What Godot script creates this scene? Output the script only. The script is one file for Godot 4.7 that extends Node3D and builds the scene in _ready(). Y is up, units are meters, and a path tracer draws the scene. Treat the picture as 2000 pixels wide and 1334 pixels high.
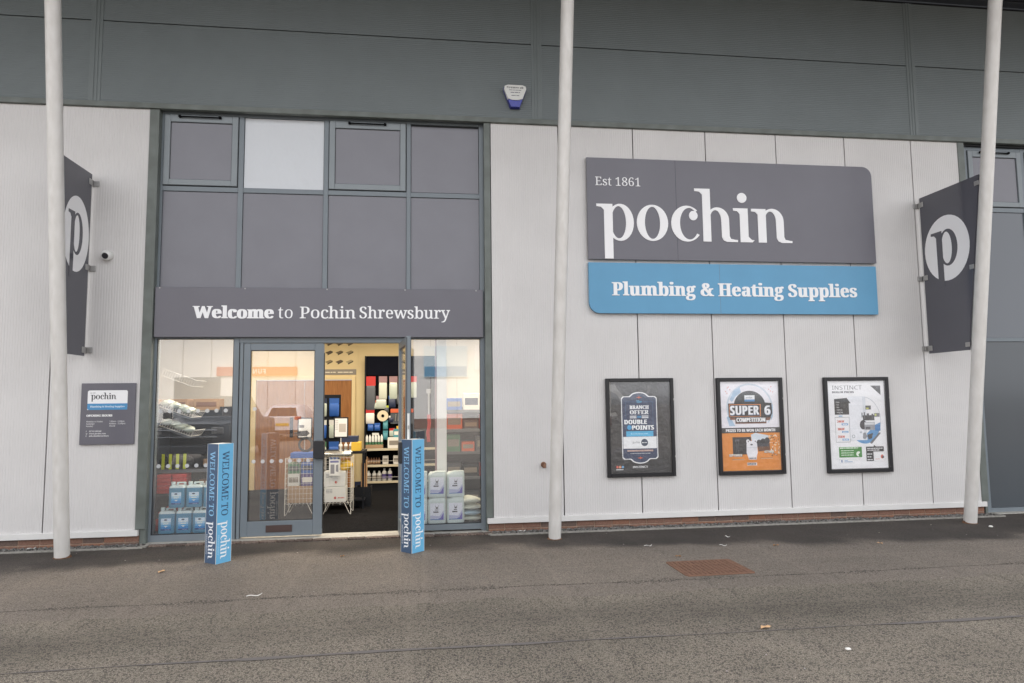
extends Node3D

# ---------------------------------------------------------------- mesh collector
class B:
	var v := PackedVector3Array()
	var n := PackedVector3Array()
	var c := PackedColorArray()
	var col := Color(1, 1, 1)
	var xf := Transform3D()

	func tri(a: Vector3, b: Vector3, d: Vector3, na = null, nb = null, nd = null):
		var f := (b - a).cross(d - a)
		if f.length_squared() < 1e-16:
			return
		var fn := f.normalized()
		var n0: Vector3 = fn if na == null else na
		var n1: Vector3 = fn if nb == null else nb
		var n2: Vector3 = fn if nd == null else nd
		var flip := f.dot(n0 + n1 + n2) > 0.0
		var bs := xf.basis
		v.append(xf * a); n.append((bs * n0).normalized()); c.append(col)
		if flip != (bs.determinant() < 0.0):
			v.append(xf * d); n.append((bs * n2).normalized()); c.append(col)
			v.append(xf * b); n.append((bs * n1).normalized()); c.append(col)
		else:
			v.append(xf * b); n.append((bs * n1).normalized()); c.append(col)
			v.append(xf * d); n.append((bs * n2).normalized()); c.append(col)

	func quad(a, b, d, e):            # counter-clockwise seen from outside
		tri(a, b, d); tri(a, d, e)

	func squad(a, b, d, e, na, nb, nd, ne):
		tri(a, b, d, na, nb, nd); tri(a, d, e, na, nd, ne)

	func box(ctr: Vector3, s: Vector3, bev := 0.0):
		var h := s * 0.5
		var e: float = min(bev, min(h.x, min(h.y, h.z)) * 0.9)
		var ax := [Vector3.RIGHT, Vector3.UP, Vector3.BACK]
		var hh := [h.x, h.y, h.z]
		for i in 3:
			var j := (i + 1) % 3
			var k := (i + 2) % 3
			for sg in [-1.0, 1.0]:
				var o: Vector3 = ctr + ax[i] * hh[i] * sg
				var p: Vector3 = ax[j] * (hh[j] - e)
				var q: Vector3 = ax[k] * (hh[k] - e)
				if sg > 0:
					quad(o - p - q, o + p - q, o + p + q, o - p + q)
				else:
					quad(o - p - q, o - p + q, o + p + q, o + p - q)
		if e <= 0.0:
			return
		for i in 3:
			var j := (i + 1) % 3
			var k := (i + 2) % 3
			for sj in [-1.0, 1.0]:
				for sk in [-1.0, 1.0]:
					var l: Vector3 = ax[i] * (hh[i] - e)
					var p1: Vector3 = ctr + ax[j] * hh[j] * sj + ax[k] * (hh[k] - e) * sk
					var p2: Vector3 = ctr + ax[j] * (hh[j] - e) * sj + ax[k] * hh[k] * sk
					var nn: Vector3 = (ax[j] * sj + ax[k] * sk).normalized()
					tri(p1 - l, p2 - l, p2 + l, nn, nn, nn); tri(p1 - l, p2 + l, p1 + l, nn, nn, nn)
		for sx in [-1.0, 1.0]:
			for sy in [-1.0, 1.0]:
				for sz in [-1.0, 1.0]:
					var nn := Vector3(sx, sy, sz).normalized()
					var p := ctr + Vector3(sx * (h.x - e), sy * (h.y - e), sz * (h.z - e))
					tri(p + Vector3(sx * e, 0, 0), p + Vector3(0, sy * e, 0), p + Vector3(0, 0, sz * e), nn, nn, nn)

	func rect(x0: float, y0: float, x1: float, y1: float, z0: float, z1: float, bev := 0.0):
		box(Vector3((x0 + x1) / 2, (y0 + y1) / 2, (z0 + z1) / 2), Vector3(abs(x1 - x0), abs(y1 - y0), abs(z1 - z0)), bev)

	func flat(p: PackedVector2Array, z: float):
		var ix := Geometry2D.triangulate_polygon(p)
		for k in range(0, ix.size(), 3):
			tri(Vector3(p[ix[k]].x, p[ix[k]].y, z), Vector3(p[ix[k + 1]].x, p[ix[k + 1]].y, z), Vector3(p[ix[k + 2]].x, p[ix[k + 2]].y, z), Vector3.BACK, Vector3.BACK, Vector3.BACK)

	func prism(p: PackedVector2Array, z0: float, z1: float):
		flat(p, z1)
		if z1 - z0 < 1e-5:
			return
		var ix := Geometry2D.triangulate_polygon(p)
		for k in range(0, ix.size(), 3):
			tri(Vector3(p[ix[k]].x, p[ix[k]].y, z0), Vector3(p[ix[k + 1]].x, p[ix[k + 1]].y, z0), Vector3(p[ix[k + 2]].x, p[ix[k + 2]].y, z0), Vector3.FORWARD, Vector3.FORWARD, Vector3.FORWARD)
		var ccw := not Geometry2D.is_polygon_clockwise(p)
		for k in p.size():
			var a := p[k]
			var b := p[(k + 1) % p.size()]
			var d := (b - a).normalized()
			var nn := Vector3(d.y, -d.x, 0) * (1.0 if ccw else -1.0)
			squad(Vector3(a.x, a.y, z0), Vector3(b.x, b.y, z0), Vector3(b.x, b.y, z1), Vector3(a.x, a.y, z1), nn, nn, nn, nn)

	func ring(o: PackedVector2Array, i: PackedVector2Array, z0: float, z1: float, closed := true):
		var m := o.size()
		for k in (m if closed else m - 1):
			var l := (k + 1) % m
			prism(PackedVector2Array([o[k], o[l], i[l], i[k]]), z0, z1)

	func tube(p: Array, r: float, sides := 8, cap := true):
		var up := Vector3.UP
		var d0: Vector3 = (p[1] - p[0]).normalized()
		if abs(d0.dot(up)) > 0.95:
			up = Vector3.RIGHT
		var prev := []
		for k in p.size():
			var d: Vector3 = ((p[min(k + 1, p.size() - 1)] - p[max(k - 1, 0)]) as Vector3).normalized()
			var s := d.cross(up).normalized()
			var t := s.cross(d).normalized()
			var ringp := []
			for a in sides:
				var w := TAU * a / sides
				ringp.append(s * cos(w) + t * sin(w))
			if k > 0:
				for a in sides:
					var e := (a + 1) % sides
					squad(p[k - 1] + prev[a] * r, p[k - 1] + prev[e] * r, p[k] + ringp[e] * r, p[k] + ringp[a] * r, prev[a], prev[e], ringp[e], ringp[a])
			if cap and (k == 0 or k == p.size() - 1):
				for a in sides:
					tri(p[k], p[k] + ringp[a] * r, p[k] + ringp[(a + 1) % sides] * r, d * (-1.0 if k == 0 else 1.0), d * (-1.0 if k == 0 else 1.0), d * (-1.0 if k == 0 else 1.0))
			prev = ringp
			up = t

	func lathe(prof: Array, segs := 20, smooth := true):      # Vector2(radius, height) from bottom to top
		for k in prof.size() - 1:
			var a: Vector2 = prof[k]
			var b: Vector2 = prof[k + 1]
			var sl := Vector2(b.y - a.y, a.x - b.x).normalized()
			var na := sl
			var nb := sl
			if smooth:
				if k > 0:
					var q: Vector2 = prof[k - 1]
					var s0 := Vector2(a.y - q.y, q.x - a.x).normalized()
					if s0.dot(sl) > 0.6:
						na = (s0 + sl).normalized()
				if k < prof.size() - 2:
					var q: Vector2 = prof[k + 2]
					var s1 := Vector2(q.y - b.y, b.x - q.x).normalized()
					if s1.dot(sl) > 0.6:
						nb = (s1 + sl).normalized()
			for i in segs:
				var w0 := TAU * i / segs
				var w1 := TAU * (i + 1) / segs
				var d0 := Vector3(cos(w0), 0, -sin(w0))
				var d1 := Vector3(cos(w1), 0, -sin(w1))
				var up := Vector3.UP
				squad(d0 * a.x + up * a.y, d1 * a.x + up * a.y, d1 * b.x + up * b.y, d0 * b.x + up * b.y,
					d0 * na.x + up * na.y, d1 * na.x + up * na.y, d1 * nb.x + up * nb.y, d0 * nb.x + up * nb.y)

	func loft(rings: Array, caps := true):       # each ring: array of Vector3, same size, smooth
		var m: int = rings[0].size()
		var nr := []
		for r in rings.size():
			var row := []
			for a in m:
				var t: Vector3 = rings[min(r + 1, rings.size() - 1)][a] - rings[max(r - 1, 0)][a]
				var s: Vector3 = rings[r][(a + 1) % m] - rings[r][(a + m - 1) % m]
				row.append(s.cross(t).normalized())
			nr.append(row)
		var mid := Vector3.ZERO
		for a in m:
			mid += rings[rings.size() / 2][a] / m
		var sg := 1.0
		if nr[rings.size() / 2][0].dot(rings[rings.size() / 2][0] - mid) < 0:
			sg = -1.0
		for r in rings.size() - 1:
			for a in m:
				var e := (a + 1) % m
				squad(rings[r][a], rings[r][e], rings[r + 1][e], rings[r + 1][a], nr[r][a] * sg, nr[r][e] * sg, nr[r + 1][e] * sg, nr[r + 1][a] * sg)
		if caps:
			for r in [0, rings.size() - 1]:
				var ctr := Vector3.ZERO
				for a in m:
					ctr += rings[r][a] / m
				var d: Vector3 = (rings[r][0] - rings[1 if r == 0 else r - 1][0]).normalized()
				for a in m:
					var p: Vector3 = rings[r][a]
					var q: Vector3 = rings[r][(a + 1) % m]
					var fn := (p - ctr).cross(q - ctr).normalized()
					if fn.dot(d) < 0:
						fn = -fn
					tri(ctr, p, q, fn, fn, fn)

	func text(s: String, font: Font, at: Vector3, cap: float, width := 0.0, align := 0, depth := 0.0):   # baseline start, capital height, total width
		var t := TextMesh.new()
		t.font = font; t.text = s; t.font_size = 64; t.pixel_size = 1.0 / 46.0; t.depth = depth / max(cap, 1e-4)
		t.curve_step = 1.0
		t.horizontal_alignment = HORIZONTAL_ALIGNMENT_LEFT
		t.vertical_alignment = VERTICAL_ALIGNMENT_BOTTOM
		var a := t.get_mesh_arrays()
		var hm := TextMesh.new()
		hm.font = font; hm.text = "H"; hm.font_size = 64; hm.pixel_size = 1.0 / 46.0; hm.depth = 0.0
		hm.vertical_alignment = VERTICAL_ALIGNMENT_BOTTOM
		hm.get_mesh_arrays()
		var hb := hm.get_aabb()
		var bb := t.get_aabb()
		var sy: float = cap / hb.size.y
		var sx: float = sy if width <= 0.0 else width / bb.size.x
		var off: float = -bb.position.x
		if align == 1:
			off -= bb.size.x * 0.5
		elif align == 2:
			off -= bb.size.x
		var vv: PackedVector3Array = a[Mesh.ARRAY_VERTEX]
		var nn: PackedVector3Array = a[Mesh.ARRAY_NORMAL]
		var ix = a[Mesh.ARRAY_INDEX]
		if ix == null:
			ix = range(vv.size())
		for k in range(0, ix.size() - 2, 3):
			var q := []
			for l in 3:
				var p: Vector3 = vv[ix[k + l]]
				q.append(Vector3((p.x + off) * sx, (p.y - hb.position.y) * sy, p.z * cap) + at)
			tri(q[0], q[1], q[2], nn[ix[k]], nn[ix[k + 1]], nn[ix[k + 2]])

	func mesh() -> ArrayMesh:
		var arr := []
		arr.resize(Mesh.ARRAY_MAX)
		arr[Mesh.ARRAY_VERTEX] = v
		arr[Mesh.ARRAY_NORMAL] = n
		arr[Mesh.ARRAY_COLOR] = c
		var m := ArrayMesh.new()
		m.add_surface_from_arrays(Mesh.PRIMITIVE_TRIANGLES, arr)
		return m


var M := {}
var serif: Font
var serif_b: Font
var sans: Font
var sans_b: Font
var rng := RandomNumberGenerator.new()
var taken := {}


func C(hex: String) -> Color:
	return Color(hex).srgb_to_linear()


func numbered(called: String) -> String:
	taken[called] = taken.get(called, 0) + 1
	return called if taken[called] == 1 else "%s_%03d" % [called, taken[called] - 1]


func thing(called: String, label: String, category: String, at := Vector3.ZERO, turn := 0.0, group := "") -> Node3D:
	var o := Node3D.new()
	o.name = numbered(called)
	add_child(o)
	o.position = at
	o.rotation.y = turn
	tag(o, label, category, group)
	return o


func tag(o: Node, label: String, category: String, group := ""):
	o.set_meta("label", label)
	o.set_meta("category", category)
	if group:
		o.set_meta("group", group)


func part(b, called: String, m: Material, parent: Node) -> MeshInstance3D:
	var o := MeshInstance3D.new()
	o.mesh = b.mesh() if b is B else b
	o.material_override = m
	if parent == self:
		o.name = numbered(called)
		add_child(o)
	else:
		var k := 0
		var nm := called
		while parent.has_node(NodePath(nm)):
			k += 1
			nm = "%s_%03d" % [called, k]
		o.name = nm
		parent.add_child(o, true)
	return o


func struct(b, called: String, m: Material) -> MeshInstance3D:
	var o := part(b, called, m, self)
	o.set_meta("kind", "structure")
	return o


func dup(o: Node3D, at: Vector3, turn := 0.0, label := "", group := "") -> Node3D:
	var d := o.duplicate() as Node3D
	var base: String = o.name
	var rx := RegEx.create_from_string("_\\d{3}$")
	d.name = numbered(rx.sub(base, ""))
	add_child(d)
	d.position = at
	d.rotation.y = turn
	if label:
		d.set_meta("label", label)
	if group:
		d.set_meta("group", group)
	return d


func bx(x0: float, y0: float, x1: float, y1: float, z0: float, z1: float, bev := 0.0) -> B:
	var b := B.new()
	b.rect(x0, y0, x1, y1, z0, z1, bev)
	return b


func arc(cx: float, cy: float, rx: float, ry: float, a0: float, a1: float, k: int) -> PackedVector2Array:
	var p := PackedVector2Array()
	for i in k + 1:
		var a := deg_to_rad(lerpf(a0, a1, float(i) / k))
		p.append(Vector2(cx + rx * cos(a), cy + ry * sin(a)))
	return p


func disc(cx: float, cy: float, rx: float, ry: float, k := 28) -> PackedVector2Array:
	var p := arc(cx, cy, rx, ry, 0, 360, k)
	p.remove_at(k)
	return p


func rrect(x0: float, y0: float, x1: float, y1: float, r: Array, k := 6) -> PackedVector2Array:   # radii: bottom left, bottom right, top right, top left
	var p := PackedVector2Array()
	var cs := [[x0, y0, 1, 1, 180], [x1, y0, -1, 1, 270], [x1, y1, -1, -1, 0], [x0, y1, 1, -1, 90]]
	for i in 4:
		var q: Array = cs[i]
		var rr: float = r[i]
		if rr <= 0.0:
			p.append(Vector2(q[0], q[1]))
		else:
			p.append_array(arc(q[0] + q[2] * rr, q[1] + q[3] * rr, rr, rr, q[4], q[4] + 90, k))
	return p


# ---------------------------------------------------------------- materials
func mat(key: String, hex: String, rough := 0.5, metal := 0.0, spec := 0.5) -> StandardMaterial3D:
	var m := StandardMaterial3D.new()
	m.albedo_color = Color(hex)
	m.roughness = rough
	m.metallic = metal
	m.metallic_specular = spec
	m.resource_name = key
	M[key] = m
	return m


func noise_tex(kind: int, freq: float, lo: Color, hi: Color, sd: int, size := 512, octaves := 4, as_normal := false, bump := 4.0) -> NoiseTexture2D:
	var f := FastNoiseLite.new()
	f.noise_type = kind
	f.seed = sd
	f.frequency = freq
	f.fractal_octaves = octaves
	var t := NoiseTexture2D.new()
	t.width = size
	t.height = size
	t.seamless = true
	t.noise = f
	if as_normal:
		t.as_normal_map = true
		t.bump_strength = bump
	else:
		var g := Gradient.new()
		g.set_color(0, lo)
		g.set_color(1, hi)
		t.color_ramp = g
	return t


func weather(m: StandardMaterial3D, t: Texture2D, scale: Vector3, rt: Texture2D = null):
	m.albedo_texture = t
	m.uv1_triplanar = true
	m.uv1_world_triplanar = true
	m.uv1_scale = scale
	if rt:
		m.roughness_texture = rt
		m.roughness_texture_channel = BaseMaterial3D.TEXTURE_CHANNEL_RED


func font(nm: String, wt: int) -> SystemFont:
	var f := SystemFont.new()
	f.font_names = PackedStringArray([nm])
	f.font_weight = wt
	return f


func make_materials():
	serif = font("Droid Serif", 400)
	serif_b = font("Droid Serif", 700)
	sans = font("Droid Sans", 400)
	sans_b = font("Droid Sans", 700)
	var soft := noise_tex(FastNoiseLite.TYPE_SIMPLEX_SMOOTH, 0.006, Color(0.965, 0.965, 0.965), Color(1, 1, 1), 3, 512, 5)
	var streak := noise_tex(FastNoiseLite.TYPE_SIMPLEX_SMOOTH, 0.02, Color(0.972, 0.970, 0.966), Color(1, 1, 1), 8, 512, 4)
	var grime := noise_tex(FastNoiseLite.TYPE_SIMPLEX_SMOOTH, 0.012, Color(0.8, 0.8, 0.78), Color(1, 1, 1), 11, 512, 5)
	var rust := noise_tex(FastNoiseLite.TYPE_SIMPLEX_SMOOTH, 0.03, Color(0.5, 0.42, 0.4), Color(1, 1, 1), 14, 256, 5)
	var wood := noise_tex(FastNoiseLite.TYPE_SIMPLEX_SMOOTH, 0.02, Color(0.78, 0.72, 0.66), Color(1, 1, 1), 17, 512, 5)
	var carpet := noise_tex(FastNoiseLite.TYPE_VALUE, 0.2, Color(0.55, 0.55, 0.55), Color(1, 1, 1), 21, 256, 2)
	weather(mat("panel", "d4d2d1", 0.42), soft, Vector3(0.35, 0.35, 0.35))
	weather(mat("flashing", "dddcda", 0.4), soft, Vector3(0.7, 0.7, 0.7))
	weather(mat("band", "71797b", 0.5), soft, Vector3(0.5, 0.5, 0.5))
	mat("soffit", "363a42", 0.6)
	weather(mat("band_trim", "737b7c", 0.45), soft, Vector3(0.6, 0.6, 0.6))
	weather(mat("trim", "717875", 0.42), grime, Vector3(0.5, 0.5, 0.5))
	weather(mat("frame", "767f86", 0.38), soft, Vector3(0.8, 0.8, 0.8))
	weather(mat("infill", "77777f", 0.2), soft, Vector3(0.5, 0.5, 0.5))
	weather(mat("sash", "858d92", 0.38), soft, Vector3(0.8, 0.8, 0.8))
	mat("gasket", "1d1f22", 0.6)
	mat("dark_gap", "26282a", 0.8)
	mat("backing", "17181a", 0.95)
	weather(mat("sign_dark", "686770", 0.3), soft, Vector3(0.4, 0.4, 0.4))
	weather(mat("sign_gloss", "5c5c64", 0.06), soft, Vector3(0.4, 0.4, 0.4))
	weather(mat("sign_blue", "5b9bc2", 0.35), soft, Vector3(0.4, 0.4, 0.4))
	mat("white_letter", "f0f0f2", 0.35)
	mat("disc_white", "f4f4f6", 0.2)
	weather(mat("pole", "dbd9d6", 0.42), noise_tex(FastNoiseLite.TYPE_SIMPLEX_SMOOTH, 0.015, Color(0.91, 0.905, 0.895), Color(1, 1, 1), 51, 512, 5), Vector3(1.6, 0.5, 1.6))
	weather(mat("rusty", "8a6a50", 0.9), rust, Vector3(3, 3, 3))
	weather(mat("grate", "83604e", 0.85), grime, Vector3(2.4, 2.4, 2.4))
	mat("clip", "a8a7a6", 0.35, 0.6)
	mat("steel", "b5b5b2", 0.3, 0.9)
	mat("black_frame", "1b1b1f", 0.35)
	mat("black_plastic", "222327", 0.45)
	mat("black", "101114", 0.9, 0.0, 0.2)
	var pr := mat("print", "ffffff", 0.32)
	pr.vertex_color_use_as_albedo = true
	pr.normal_enabled = true
	pr.normal_texture = noise_tex(FastNoiseLite.TYPE_SIMPLEX_SMOOTH, 0.012, Color.BLACK, Color.WHITE, 31, 512, 3, true, 6.0)
	pr.normal_scale = 0.7
	pr.uv1_triplanar = true
	pr.uv1_world_triplanar = true
	pr.uv1_scale = Vector3(1.3, 1.3, 1.3)
	var pp := mat("plain_print", "ffffff", 0.4)
	pp.vertex_color_use_as_albedo = true
	var gl := mat("glass", "ffffff", 0.0)
	gl.albedo_color = Color(1, 1, 1, 0.02)
	gl.transparency = BaseMaterial3D.TRANSPARENCY_ALPHA
	gl.metallic_specular = 0.5
	# the sun control coating between the panes, a thin half mirror
	var coat := mat("coating", "ffffff", 0.0, 1.0)
	coat.albedo_color = Color(0.97, 0.98, 1.0, 0.21)
	coat.transparency = BaseMaterial3D.TRANSPARENCY_ALPHA
	var one := Image.create(4, 4, false, Image.FORMAT_RGBA8)
	one.fill(Color(1, 1, 1, 1))
	coat.albedo_texture = ImageTexture.create_from_image(one)
	var dot := mat("dots", "e4e6e8", 0.7)
	dot.albedo_color = Color(0.85, 0.86, 0.87, 0.5)
	dot.transparency = BaseMaterial3D.TRANSPARENCY_ALPHA
	var film := mat("film", "ccd0d5", 0.2)
	film.normal_enabled = true
	film.normal_texture = noise_tex(FastNoiseLite.TYPE_SIMPLEX_SMOOTH, 0.01, Color.BLACK, Color.WHITE, 41, 512, 4, true, 8.0)
	film.normal_scale = 0.3
	film.uv1_triplanar = true
	film.uv1_world_triplanar = true
	film.uv1_scale = Vector3(0.6, 0.35, 0.6)
	mat("dark_glass", "53585d", 0.12)
	mat("grey_glass", "676c73", 0.12)
	weather(mat("brick", "8f6c5e", 0.85), grime, Vector3(6, 6, 6))
	weather(mat("brick_dark", "75625b", 0.85), grime, Vector3(6, 6, 6))
	weather(mat("brick_red", "996f5c", 0.85), grime, Vector3(6, 6, 6))
	weather(mat("mortar", "b39a88", 0.95), grime, Vector3(3, 3, 3))
	weather(mat("concrete", "9b9893", 0.9), grime, Vector3(2, 2, 2))
	weather(mat("paver", "8a8078", 0.9), rust, Vector3(4, 4, 4))
	weather(mat("paver_dark", "6b625c", 0.9), rust, Vector3(4, 4, 4))
	weather(mat("threshold", "b9b6b0", 0.6), grime, Vector3(2, 2, 2))
	mat("letter_plate", "4f3f3c", 0.4)
	# inside
	weather(mat("cream", "e2cfa2", 0.8), soft, Vector3(0.4, 0.4, 0.4))
	mat("white_wall", "e4e2de", 0.8)
	mat("ceiling", "dcd8d0", 0.9)
	weather(mat("carpet", "28282a", 0.95, 0.0, 0.1), carpet, Vector3(1.5, 1.5, 1.5))
	weather(mat("door_wood", "a8743f", 0.5), wood, Vector3(3.0, 0.25, 3.0))
	mat("shelf_dark", "1d2026", 0.6, 0.0, 0.3)
	mat("shelf_grey", "50555c", 0.5)
	mat("shelf_edge", "c9c0a8", 0.45)
	mat("wire", "e2e0da", 0.4)
	mat("cardboard", "a98b6c", 0.85)
	mat("white_plastic", "dedfdc", 0.4)
	mat("white_jug", "ccd8d4", 0.35)
	mat("jug_blue", "4687a6", 0.3)
	mat("jug_pale", "c5d5d6", 0.35)
	mat("bag", "c9cdbf", 0.5)
	mat("bag_blue", "9fb8c6", 0.5)
	mat("red", "b82a28", 0.4)
	mat("lime", "c3cf3a", 0.4)
	mat("yellow", "d9b23c", 0.5)
	mat("blue", "2f5fae", 0.4)
	mat("navy", "2a3450", 0.5)
	mat("green", "4c7a5c", 0.5)
	mat("purple", "564a86", 0.5)
	mat("orange", "d0613c", 0.45)
	mat("silver_roll", "b9b6ae", 0.25, 0.8)
	mat("copper", "7d5a45", 0.6, 0.2)
	var cl := mat("clear_bag", "b9c1b6", 0.25)
	cl.albedo_color = Color(0.72, 0.76, 0.72)
	mat("totem_navy", "465c78", 0.35)
	mat("totem_blue", "6ab2db", 0.35)
	var lamp := mat("lamp_panel", "fff3df", 0.5)
	lamp.emission_enabled = true
	lamp.emission = Color(1.0, 0.9, 0.74)
	lamp.emission_energy_multiplier = 1.2
	# across the car park
	weather(mat("far_panel", "f0eeea", 0.5), soft, Vector3(0.3, 0.3, 0.3))
	mat("sign_pale", "c9dde6", 0.4)
	mat("car_white", "dcdcde", 0.2)
	mat("car_dark", "3c4046", 0.2)
	mat("car_glass", "2b3238", 0.06)
	mat("tyre", "1a1a1b", 0.9)
	mat("chrome", "c4c6c8", 0.15, 1.0)
	mat("plate_yellow", "d8b43a", 0.5)
	mat("litter_white", "e6e4de", 0.7)
	mat("leaf_brown", "9a7048", 0.8)
	mat("leaf_tan", "c9a27a", 0.8)
	mat("feather", "e9e7e2", 0.8)


func set_stage():
	var cam := Camera3D.new()
	cam.name = "camera"
	cam.fov = rad_to_deg(2.0 * atan(667.0 / 1300.0))
	cam.near = 0.05
	cam.far = 300.0
	cam.transform = Transform3D(Basis(Vector3.UP, -0.1267) * Basis(Vector3.RIGHT, 0.0863) * Basis(Vector3.BACK, -0.0112), Vector3(-1.68, 1.6124, 8.2378))
	add_child(cam)
	cam.current = true
	var we := WorldEnvironment.new()
	we.name = "world_environment"
	var e := Environment.new()
	e.background_mode = Environment.BG_SKY
	var sk := Sky.new()
	var ps := ProceduralSkyMaterial.new()
	ps.sky_top_color = Color(0.93, 0.935, 0.95)
	ps.sky_horizon_color = Color(0.89, 0.89, 0.90)
	ps.sky_curve = 0.2
	ps.sky_energy_multiplier = 1.0
	ps.ground_bottom_color = Color(0.3, 0.29, 0.28)
	ps.ground_horizon_color = Color(0.6, 0.6, 0.6)
	ps.sun_angle_max = 40.0
	sk.sky_material = ps
	e.sky = sk
	e.tonemap_mode = Environment.TONE_MAPPER_LINEAR
	e.tonemap_exposure = 2.42
	e.sdfgi_enabled = true
	e.ssao_enabled = true
	e.ssil_enabled = true
	we.environment = e
	add_child(we)
	var sun := DirectionalLight3D.new()
	sun.name = "sun"
	sun.light_energy = 0.5
	sun.light_angular_distance = 30.0
	sun.light_color = Color(1.0, 0.97, 0.93)
	sun.shadow_enabled = true
	sun.sky_mode = DirectionalLight3D.SKY_MODE_LIGHT_ONLY
	add_child(sun)
	sun.look_at_from_position(Vector3(-3, 9, -9), Vector3.ZERO)


# ---------------------------------------------------------------- ground
func ground_sheet(x0: float, x1: float, z0: float, z1: float, step: float, y: float, tint: Callable, edge: Callable) -> B:
	var b := B.new()
	var nx := int(round((x1 - x0) / step))
	var nz := int(round((z1 - z0) / step))
	for j in nz:
		for i in nx:
			var p := []
			for q in [[0, 0], [0, 1], [1, 1], [1, 0]]:
				var x: float = x0 + (i + q[0]) * step
				var z: float = z0 + (j + q[1]) * step
				z = edge.call(x, z)
				p.append(Vector3(x, y, z))
			var cc := []
			for k in 4:
				cc.append(tint.call(p[k].x, p[k].z))
			for t in [[0, 1, 2], [0, 2, 3]]:
				for k in [t[0], t[2], t[1]]:
					b.v.append(p[k]); b.n.append(Vector3.UP); b.c.append(cc[k])
	return b


func asphalt_material(key: String, coarse: float, contrast: float) -> StandardMaterial3D:
	var cells := FastNoiseLite.new()
	cells.noise_type = FastNoiseLite.TYPE_CELLULAR
	cells.frequency = coarse
	cells.seed = 5
	cells.cellular_return_type = FastNoiseLite.RETURN_CELL_VALUE
	cells.fractal_type = FastNoiseLite.FRACTAL_NONE
	var gaps := cells.duplicate() as FastNoiseLite
	gaps.cellular_return_type = FastNoiseLite.RETURN_DISTANCE2_SUB
	var mottle := FastNoiseLite.new()
	mottle.frequency = 0.02
	mottle.seed = 9
	mottle.fractal_octaves = 4
	var s := 1024
	var a := cells.get_seamless_image(s, s)
	var g := gaps.get_seamless_image(s, s)
	var m := mottle.get_seamless_image(s, s)
	var da := a.get_data()
	var dg := g.get_data()
	var dm := m.get_data()
	var col := PackedByteArray()
	col.resize(s * s * 3)
	var hgt := PackedByteArray()
	hgt.resize(s * s)
	var mean := 0.0
	var vals := PackedFloat32Array()
	vals.resize(s * s)
	for k in s * s:
		var cv := da[k] / 255.0
		var gv: float = min(1.0, dg[k] / 90.0)
		var mv := dm[k] / 255.0
		var pit := 1.0 if cv > 0.22 else 0.35          # a stone lost here and there
		var t: float = lerpf(1.0 - contrast, 1.0, gv * pit) * lerpf(1.0 - contrast * 0.55, 1.0, cv) * lerpf(0.86, 1.0, mv)
		vals[k] = t
		mean += t / (s * s)
		hgt[k] = int(255.0 * clampf(gv * (0.35 + 0.65 * cv) * pit, 0, 1))
	for k in s * s:
		var t: float = clampf(pow(clampf(vals[k] * 0.58 / mean, 0.0, 1.0), 1.0 / 2.2), 0.0, 1.0)
		col[k * 3] = int(255.0 * t)
		col[k * 3 + 1] = int(252.0 * t)
		col[k * 3 + 2] = int(247.0 * t)
	var ci := Image.create_from_data(s, s, false, Image.FORMAT_RGB8, col)
	var hi := Image.create_from_data(s, s, false, Image.FORMAT_L8, hgt)
	var mt := mat(key, "ffffff", 0.92)
	mt.albedo_texture = ImageTexture.create_from_image(ci)
	mt.vertex_color_use_as_albedo = true
	mt.heightmap_enabled = true
	mt.heightmap_texture = ImageTexture.create_from_image(hi)
	mt.heightmap_scale = 0.35
	mt.uv1_triplanar = true
	mt.uv1_world_triplanar = true
	return mt


func joint_z(x: float) -> float:
	return 2.40 + 0.018 * sin(x * 0.9) + 0.007 * sin(x * 3.3 + 1.0) + 0.004 * sin(x * 11.0)


func blend_z(x: float, wob: FastNoiseLite) -> float:
	return 2.73 + 0.10 * wob.get_noise_2d(x * 1.5, 3.0) + 0.05 * wob.get_noise_2d(x * 12.0, 9.0)


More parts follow.
